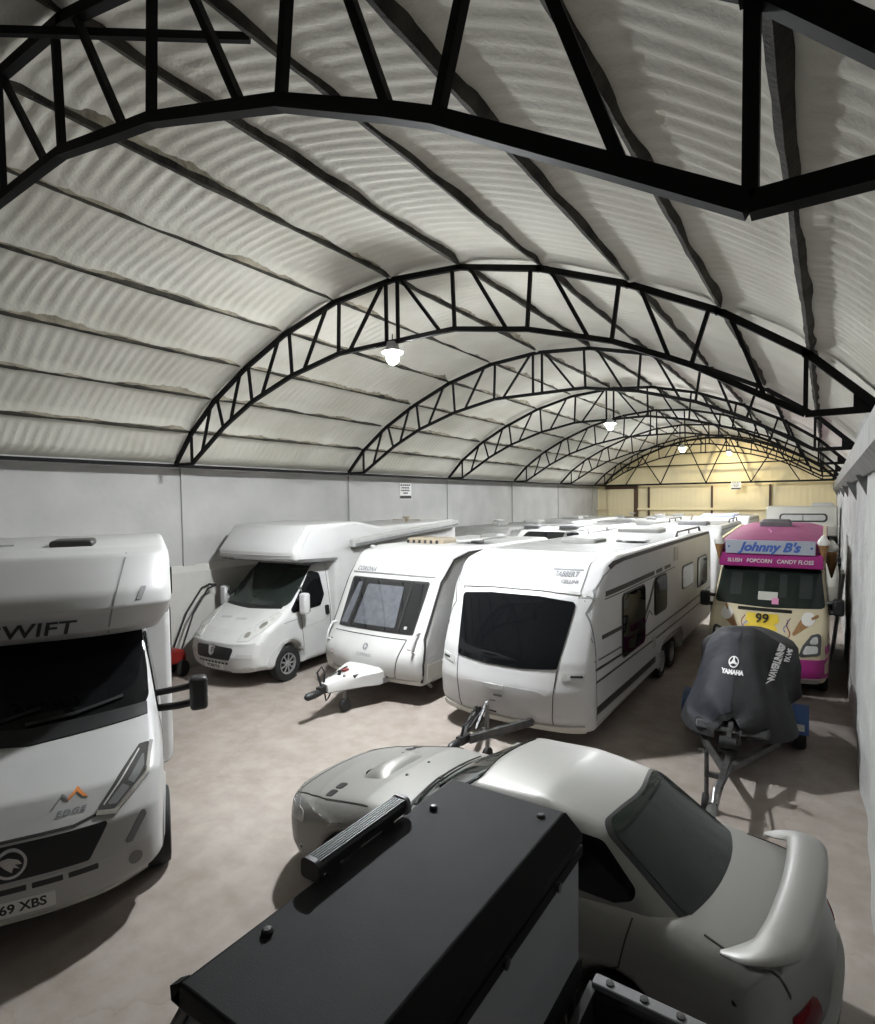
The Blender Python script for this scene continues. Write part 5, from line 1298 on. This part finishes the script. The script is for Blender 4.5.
# ------------------------------------------------------------------ utility vehicle in the foreground
def utility_vehicle():
    t = thing('utility_vehicle', 'black-roofed utility buggy with a light bar, right under the camera', 'buggy', (-2.66, 1.82, 0), -PI / 2)
    # local: +x towards the camera side, +y to the tail
    rz = 1.93
    rf = MB()
    o = [(-.78, .90), (.78, .90), (.80, 1.0), (.80, 1.56), (-.86, 1.56), (-.84, 1.0)]
    rf.prism([(.86, 1.84), (.93, 1.935), (1.60, 1.945), (1.61, 1.90), (.95, 1.84)], 'X', -.83, .82)
    roof = rf.build('roof', 'matroof', t, 'black textured hard roof', 30, bevel=.012)
    MB().prism([(1.602, 1.942), (1.69, 1.86), (1.69, 1.82), (1.58, 1.88)], 'X', -.83, .82).build('roof_edge', 'matedge', roof, smooth=0)
    for x, y in ((.52, 1.0), (-.50, 1.03), (-.72, 1.52), (.70, 1.52)):
        MB().lathe([(.022, 1.938), (.022, 1.95), (.014, 1.958), (.002, 1.959)], 'Z', (x, y, 0), 12).build('roof_bolt', 'black', roof)
    for sx in (-.8, .8): MB().prism([(.875, 1.90), (.93, 1.935), (.93, 1.86), (.88, 1.85)], 'X', sx - .02, sx + .02).build('roof_end_cap', 'matedge', roof, smooth=0)
    # light bar along the front edge
    lb = MB().prism(fillet([(.88, 1.958, .01), (.96, 1.958, .01), (.965, 2.02, .02), (.89, 2.025, .02)]), 'X', -.36, .22).build('light_bar', 'black', t, bevel=.006)
    m = MB()
    for k in range(6): m.box(-.355, .215, .890 + k * .013, .895 + k * .013, 2.022, 2.030)
    m.build('cooling_fins', 'black', lb, smooth=0)
    MB().box(-.35, .21, .873, .882, 1.965, 2.015).build('led_lens', 'lens_led', lb)
    for x in (-.37, .23): MB().prism(fillet([(.87, 1.95, .02), (.975, 1.95, .02), (.975, 2.035, .03), (.875, 2.037, .03)]), 'X', x - .012, x + .012).build('bar_end_cap', 'grey' if x < 0 else 'black', lb)
    for x in (-.24, .13): MB().box(x - .03, x + .03, .90, .96, 1.935, 1.965).build('bar_bracket', 'black', lb)
    # rear screen
    rs = MB().box(-.80, .79, 1.672, 1.680, 1.20, 1.79).build('rear_window', 'poly', t, 'scuffed clear rear screen', 0)
    MB().box(-.82, .81, 1.66, 1.695, 1.76, 1.81).build('window_rail', 'matedge', rs, smooth=0)
    MB().box(-.82, .81, 1.66, 1.69, 1.12, 1.24).build('window_rail', 'matedge', rs, smooth=0)
    for x in (-.5, .0, .5): MB().lathe([(.022, 1.69), (.022, 1.71), (.002, 1.712)], 'Y', (x, 0, 1.785), 10).build('window_clip', 'black', rs)
    # cage
    c = MB()
    for s in (-.76, .76):
        c.tube([(s, .35, 1.0), (s, .92, 1.85), (s, 1.55, 1.86), (s, 1.64, 1.75), (s, 1.66, .6)], .025, 10)
    for y, z in ((.92, 1.85), (1.6, 1.84), (1.66, 1.1)): c.tube([(-.76, y, z), (.76, y, z)], .022, 10)
    c.build('roll_cage', 'black', t)
    MB().add([(-.74, .40, 1.05), (.74, .40, 1.05), (.74, .90, 1.80), (-.74, .90, 1.80), (-.74, .406, 1.05), (.74, .406, 1.05), (.74, .906, 1.80), (-.74, .906, 1.80)], [(0, 1, 2, 3), (7, 6, 5, 4), (0, 4, 5, 1), (1, 5, 6, 2), (2, 6, 7, 3), (3, 7, 4, 0)]).build('windscreen', 'poly', t, smooth=0)
    bd = fillet([(.02, .45, .05), (.4, .32, .03), (2.7, .38, .03), (2.75, .78, .03), (1.75, .80, .03), (1.7, .55, .03), (.9, .50, .05), (.75, 1.0, .05), (.30, 1.02, .1), (.0, .80, .1)], 5)
    MB().prism(bd, 'X', -.62, .62).build('chassis_body', 'black', t, bevel=.03)
    MB().box(-.66, .66, 1.15, 1.55, .60, .78).build('seat', 'black', t, bevel=.05); MB().box(-.66, .66, 1.48, 1.60, .75, 1.25).build('backrest', 'black', t, bevel=.05)
    bed = MB()
    bed.box(-.78, .78, 1.76, 2.76, .80, .84)
    for s in (-1, 1): bed.box(s * .80 - .03, s * .80 + .03, 1.74, 2.78, .80, 1.12)
    bed.box(-.82, .82, 1.73, 1.77, .80, 1.14).box(-.82, .82, 2.75, 2.79, .80, 1.12)
    bt = bed.build('cargo_bed', 'black', t, smooth=0)
    for s in (-1, 1):
        r1 = MB().beam((s * .82, 1.75, 1.15), (s * .82, 2.8, 1.15), .07, .035).build('bed_rail', 'grey', t, bevel=.008)
        for k in range(6): MB().lathe([(.020, 1.167), (.020, 1.176), (.002, 1.178)], 'Z', (s * .82, 1.83 + k * .16, 0), 12).build('rail_bolt', 'ink', r1)
        wheel(t, s * .62, .45, .32, .25, s, 6); wheel(t, s * .62, 2.25, .32, .25, s, 6)
        MB().tube([(s * .62, .15, .72), (s * .62, .45, .76), (s * .62, .78, .66)], .10, 8).build('mudguard', 'black', t)
    return t
utility_vehicle()
# rag in the cargo bed
rg = random.Random(4); V = []
for i in range(13):
    V.append([(-.66 + (i / 12 - .5) * .30, 2.40 + (j / 12 - .5) * .30, .86 + .10 * math.exp(-((i - 6) ** 2 + (j - 6) ** 2) / 16) + rg.uniform(0, .05) * (0 < i < 12) * (0 < j < 12)) for j in range(13)])
tag(gridmesh(V, 'crumpled_cloth', 'cloth', smooth=80), 'crumpled mauve cloth lying in the cargo bed of the buggy', 'cloth')

# ------------------------------------------------------------------ mower by the wall
def mower():
    t = thing('lawn_mower', 'red lawn mower with a black handle against the left wall', 'lawn mower', (-11.0, 6.22, 0), 0)
    t.scale = (1.1, 1.25, 1.5)
    MB().prism(fillet([(-.3, .18, .05), (.35, .18, .05), (.33, .36, .08), (-.2, .42, .1)]), 'X', -.17, .17).build('deck', 'redpaint', t, bevel=.03)
    MB().lathe([(.12, .36), (.13, .44), (.10, .52), (.03, .54)], 'Z', (0, .0, 0), 18).box(-.08, .12, -.14, .1, .42, .5).build('engine', 'black', t)
    MB().box(-.12, .12, -.1, .12, .5, .60).build('engine_cowl', 'redpaint', t, bevel=.03)
    for s in (-1, 1):
        for y in (-.22, .26): MB().lathe([(.05, s * .17), (.11, s * .17), (.11, s * .21), (.05, s * .21)], 'X', (0, y, .115), 18).build('wheel', 'rubber', t)
        MB().tube([(s * .13 - .04, .3, .35), (s * .11 - .07, .55, .80), (s * .10 - .08, .85, 1.12), (s * .10 - .08, 1.0, 1.16)], .016, 8).build('handle_tube', 'black', t)
    MB().tube([(-.18, 1.0, 1.16), (.02, 1.0, 1.16)], .018, 8).build('handle_bar', 'black', t)
    return t
mower()

# ------------------------------------------------------------------ caravans and campers filling the rest of the shed
def back_caravan(label, x, y, L=6.2, hw=1.13, H=2.6, mat='white2', items=(), win=True, round_=.5, rot=0, windowed_front=True, rails=False, band=None):
    t = thing('touring_caravan', label, 'caravan', (x, y, 0), math.radians(rot), 'caravans parked behind the front row')
    bot = .36
    prof = fillet([(.16, bot, .06), (L - .1, bot, .05), (L, 1.2, .4), (L - .15, H - .15, .3), (L - .5, H - .01, .3), (1.3, H, round_), (.55, H - .42, .4), (.12, 1.15, .5), (.0, .8, .35), (.03, .52, .25)], 4)
    k = max(i for i, p in enumerate(prof) if p[1] < bot + .001 and p[0] < 3)
    prof = prof[:k + 1] + arch(L * .55, .34, .40, bot, 8) + prof[k + 1:]
    def df(px, py, pz):
        f = max(0, 1 - py / 1.6); q = abs(px) / hw
        return px, py + .14 * q ** 2.4 * f, pz + (.0 if pz < H - .2 else .02 * (1 - q * q))
    b, T = body(prof, hw, .09, 'body', mat, t, df, dy=.4, dz=.2, nx=8, nr=4)
    if windowed_front:
        decal(T, 'front', fillet([(-.85, 1.2, .05), (.85, 1.2, .05), (.88, H - .55, .06), (-.88, H - .55, .06)]), 'front_window', 'glass', t, off=.012, step=.2)
    for s, vw in ((1, 'right'), (-1, 'left')):
        for a_, b2 in ((1.1, 2.1), (L - 1.7, L - .8)): decal(T, vw, rect(a_, b2, 1.3, 2.0, .09), 'side_window', 'glass', t, off=.03, step=.5, thick=.03)
        decal(T, vw, strip([(1.3, H - .12), (L - .5, H - .12)], .03), 'awning_rail', 'grey', t, off=.012, step=.5)
        wheel(t, s * (hw - .12), L * .55, .32, .18, s, 6)
    for it in items:
        kind, ix, iy = it[:3]
        if kind == 'vent': rooflight(t, ix, iy, H, *(it[3:] or (.5, .5, .10, 'lgrey')))
        elif kind == 'cover': rooflight(t, ix, iy, H, *(it[3:]), name='roof_cover')
        elif kind == 'rail': roofrail(t, ix, iy, iy + it[3], H, .12, it[4])
        elif kind == 'dish':
            MB().lathe([(.03, 0), (.03, .18), (.19, .20), (.20, .24), (.02, .26)], 'Z', (ix, iy, H), 18).build('roof_aerial', 'white', t)
        elif kind == 'band':
            decal(T, 'front', fillet([(-.9, H - .34, .05), (.9, H - .34, .05), (.82, H - .12, .08), (-.82, H - .12, .08)]), 'skylight', 'glass', t, off=.012, step=.15)
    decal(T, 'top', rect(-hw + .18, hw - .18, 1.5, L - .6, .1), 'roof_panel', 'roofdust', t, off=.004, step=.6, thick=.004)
    a = MB()
    for s in (-1, 1): a.beam((s * .55, .3, .40), (s * .05, -.9, .44), .05, .09)
    a.build('drawbar', 'galv', t, smooth=0)
    return t
VN = 'vent'
back_caravan('pale caravan with a dark curved front skylight, behind the three-pane caravan', -6.75, 14.9, 6.4, 1.14, 2.66, 'white2', [('band', 0, 0), (VN, -.75, 1.5, .55, .6, .09, 'grey'), (VN, .45, 1.45, .6, .6, .10, 'grey'), (VN, 0, 3.8, .7, .7, .12, 'white')])
back_caravan('white caravan with grey roof boxes, next behind the twin-axle caravan', -3.85, 18.6, 6.6, 1.15, 2.62, 'white', [(VN, .25, 1.6, .9, .6, .13, 'grey'), (VN, -.4, 3.4, .5, .5, .10, 'lgrey'), ('rail', 1.0, 3.8, 2.2, 'trim'), ('rail', -1.0, 3.8, 2.2, 'trim')])
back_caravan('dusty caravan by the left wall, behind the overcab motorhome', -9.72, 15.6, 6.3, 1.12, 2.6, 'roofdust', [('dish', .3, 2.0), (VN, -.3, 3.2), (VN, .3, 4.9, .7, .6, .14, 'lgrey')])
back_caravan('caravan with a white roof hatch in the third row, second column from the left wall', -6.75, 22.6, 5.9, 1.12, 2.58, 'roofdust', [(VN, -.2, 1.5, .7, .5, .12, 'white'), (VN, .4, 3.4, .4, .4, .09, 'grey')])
back_caravan('caravan with a pale blue roof cover in the third row', -3.85, 26.4, 5.6, 1.14, 2.68, 'white', [('cover', -.1, 1.8, 1.3, 1.2, .10, 'bluecover'), (VN, .2, 4.0, .5, .5, .1, 'lgrey')])
back_caravan('dusty caravan in the third row beside the left wall', -9.70, 23.2, 6.0, 1.10, 2.62, 'white2', [(VN, .2, 1.6, .8, .6, .13, 'lgrey'), (VN, -.3, 4.2)])
back_caravan('small caravan at the back by the roller door', -9.4, 30.2, 3.0, 1.05, 2.5, 'roofdust', [(VN, 0, 1.3), ('dish', .5, 1.9)])
back_caravan('caravan with twin roof lights at the back of the second column', -6.75, 29.6, 3.4, 1.12, 2.6, 'white', [(VN, -.4, 1.4, .5, .5, .12, 'white'), (VN, .5, 1.5, .5, .5, .12, 'lgrey')])
back_caravan('tall cream caravan at the back of the right-hand column', -.95, 27.0, 5.0, 1.08, 2.95, 'offwhite', [(VN, .1, 1.7, .6, .5, .12, 'white')])

def luton_camper():
    t = thing('overcab_motorhome', 'pale grey-green overcab camper with a long front roof window, behind the ice cream van', 'motorhome', (-.66, 20.0, 0), 0)
    c, T = cab(t, 'offwhite')
    prof = fillet([(2.30, .36, .03), (5.6, .36, .05), (5.65, 3.1, .12), (1.1, 3.22, .12), (.85, 2.6, .10), (1.0, 2.30, .08), (2.30, 2.24, .05)], 5)
    b, H = body(prof, .95, .07, 'house_body', 'offwhite', t, lambda x, y, z: (x, y + .08 * (abs(x) / .95) ** 2.5 * max(0, min(1, (2.4 - y) / 1.4)), z), dy=.3, dz=.15, nx=10)
    f = decal(H, 'front', rect(-.58, .68, 2.72, 2.98, .10, 6), 'roof_window', 'trim', t, off=.012, step=.15)
    decal(H, 'front', rect(-.53, .63, 2.765, 2.935, .08, 6), 'pane', 'lgrey', f, off=.02, step=.15, thick=.004)
    decal(H, 'front', strip([(.05, 2.75), (.05, 2.95)], .02), 'window_bar', 'trim', f, off=.026)
    decal(T, 'front', fillet([(-.84, 1.46, .10), (.84, 1.46, .10), (.72, 2.24, .05), (-.72, 2.24, .05)]), 'windscreen', 'glass', t, off=.010, step=.1)
    for s in (-1, 1):
        mirror(t, s * 1.16 if s > 0 else -1.16, 1.28, 1.52, s, 'black'); wheel(t, s * .9, .98, .345, .22, s, 9); wheel(t, s * .80, 4.4, .34, .22, s, 9)
        decal(H, 'right' if s > 0 else 'left', rect(3.2, 4.6, 1.5, 2.1, .1), 'side_window', 'glass', t, off=.03, step=.4, thick=.03)
    rooflight(t, .55, 2.6, 3.2, .6, .6, .10, 'white')
    return t
luton_camper()
# pale board leaning on the right wall
bdm = MB().prism([(.10, .0), (.15, .0), (.335, 1.9), (.285, 1.9)], 'Y', 0, .9)
ob = tag(bdm.build('leaning_board', 'white2', smooth=0), 'tall white board leaning on the right wall beside the ice cream van', 'board')
ob.location = (-.0, 14.4, 0)

# ------------------------------------------------------------------ light and view
w = bpy.data.worlds.new('world'); SC.world = w; w.use_nodes = True
w.node_tree.nodes['Background'].inputs[0].default_value = (.6, .7, 1, 1); w.node_tree.nodes['Background'].inputs[1].default_value = .0
vs = SC.view_settings; SC.display_settings.display_device = 'sRGB'; vs.view_transform = 'Standard'; vs.look = 'None'; vs.gamma = 1; vs.exposure = 1.27; vs.use_curve_mapping = False
cy = SC.cycles; cy.use_denoising = True; cy.max_bounces = 10; cy.diffuse_bounces = 6; cy.glossy_bounces = 4; cy.transparent_max_bounces = 8; cy.sample_clamp_indirect = 6; cy.caustics_reflective = False; cy.caustics_refractive = False
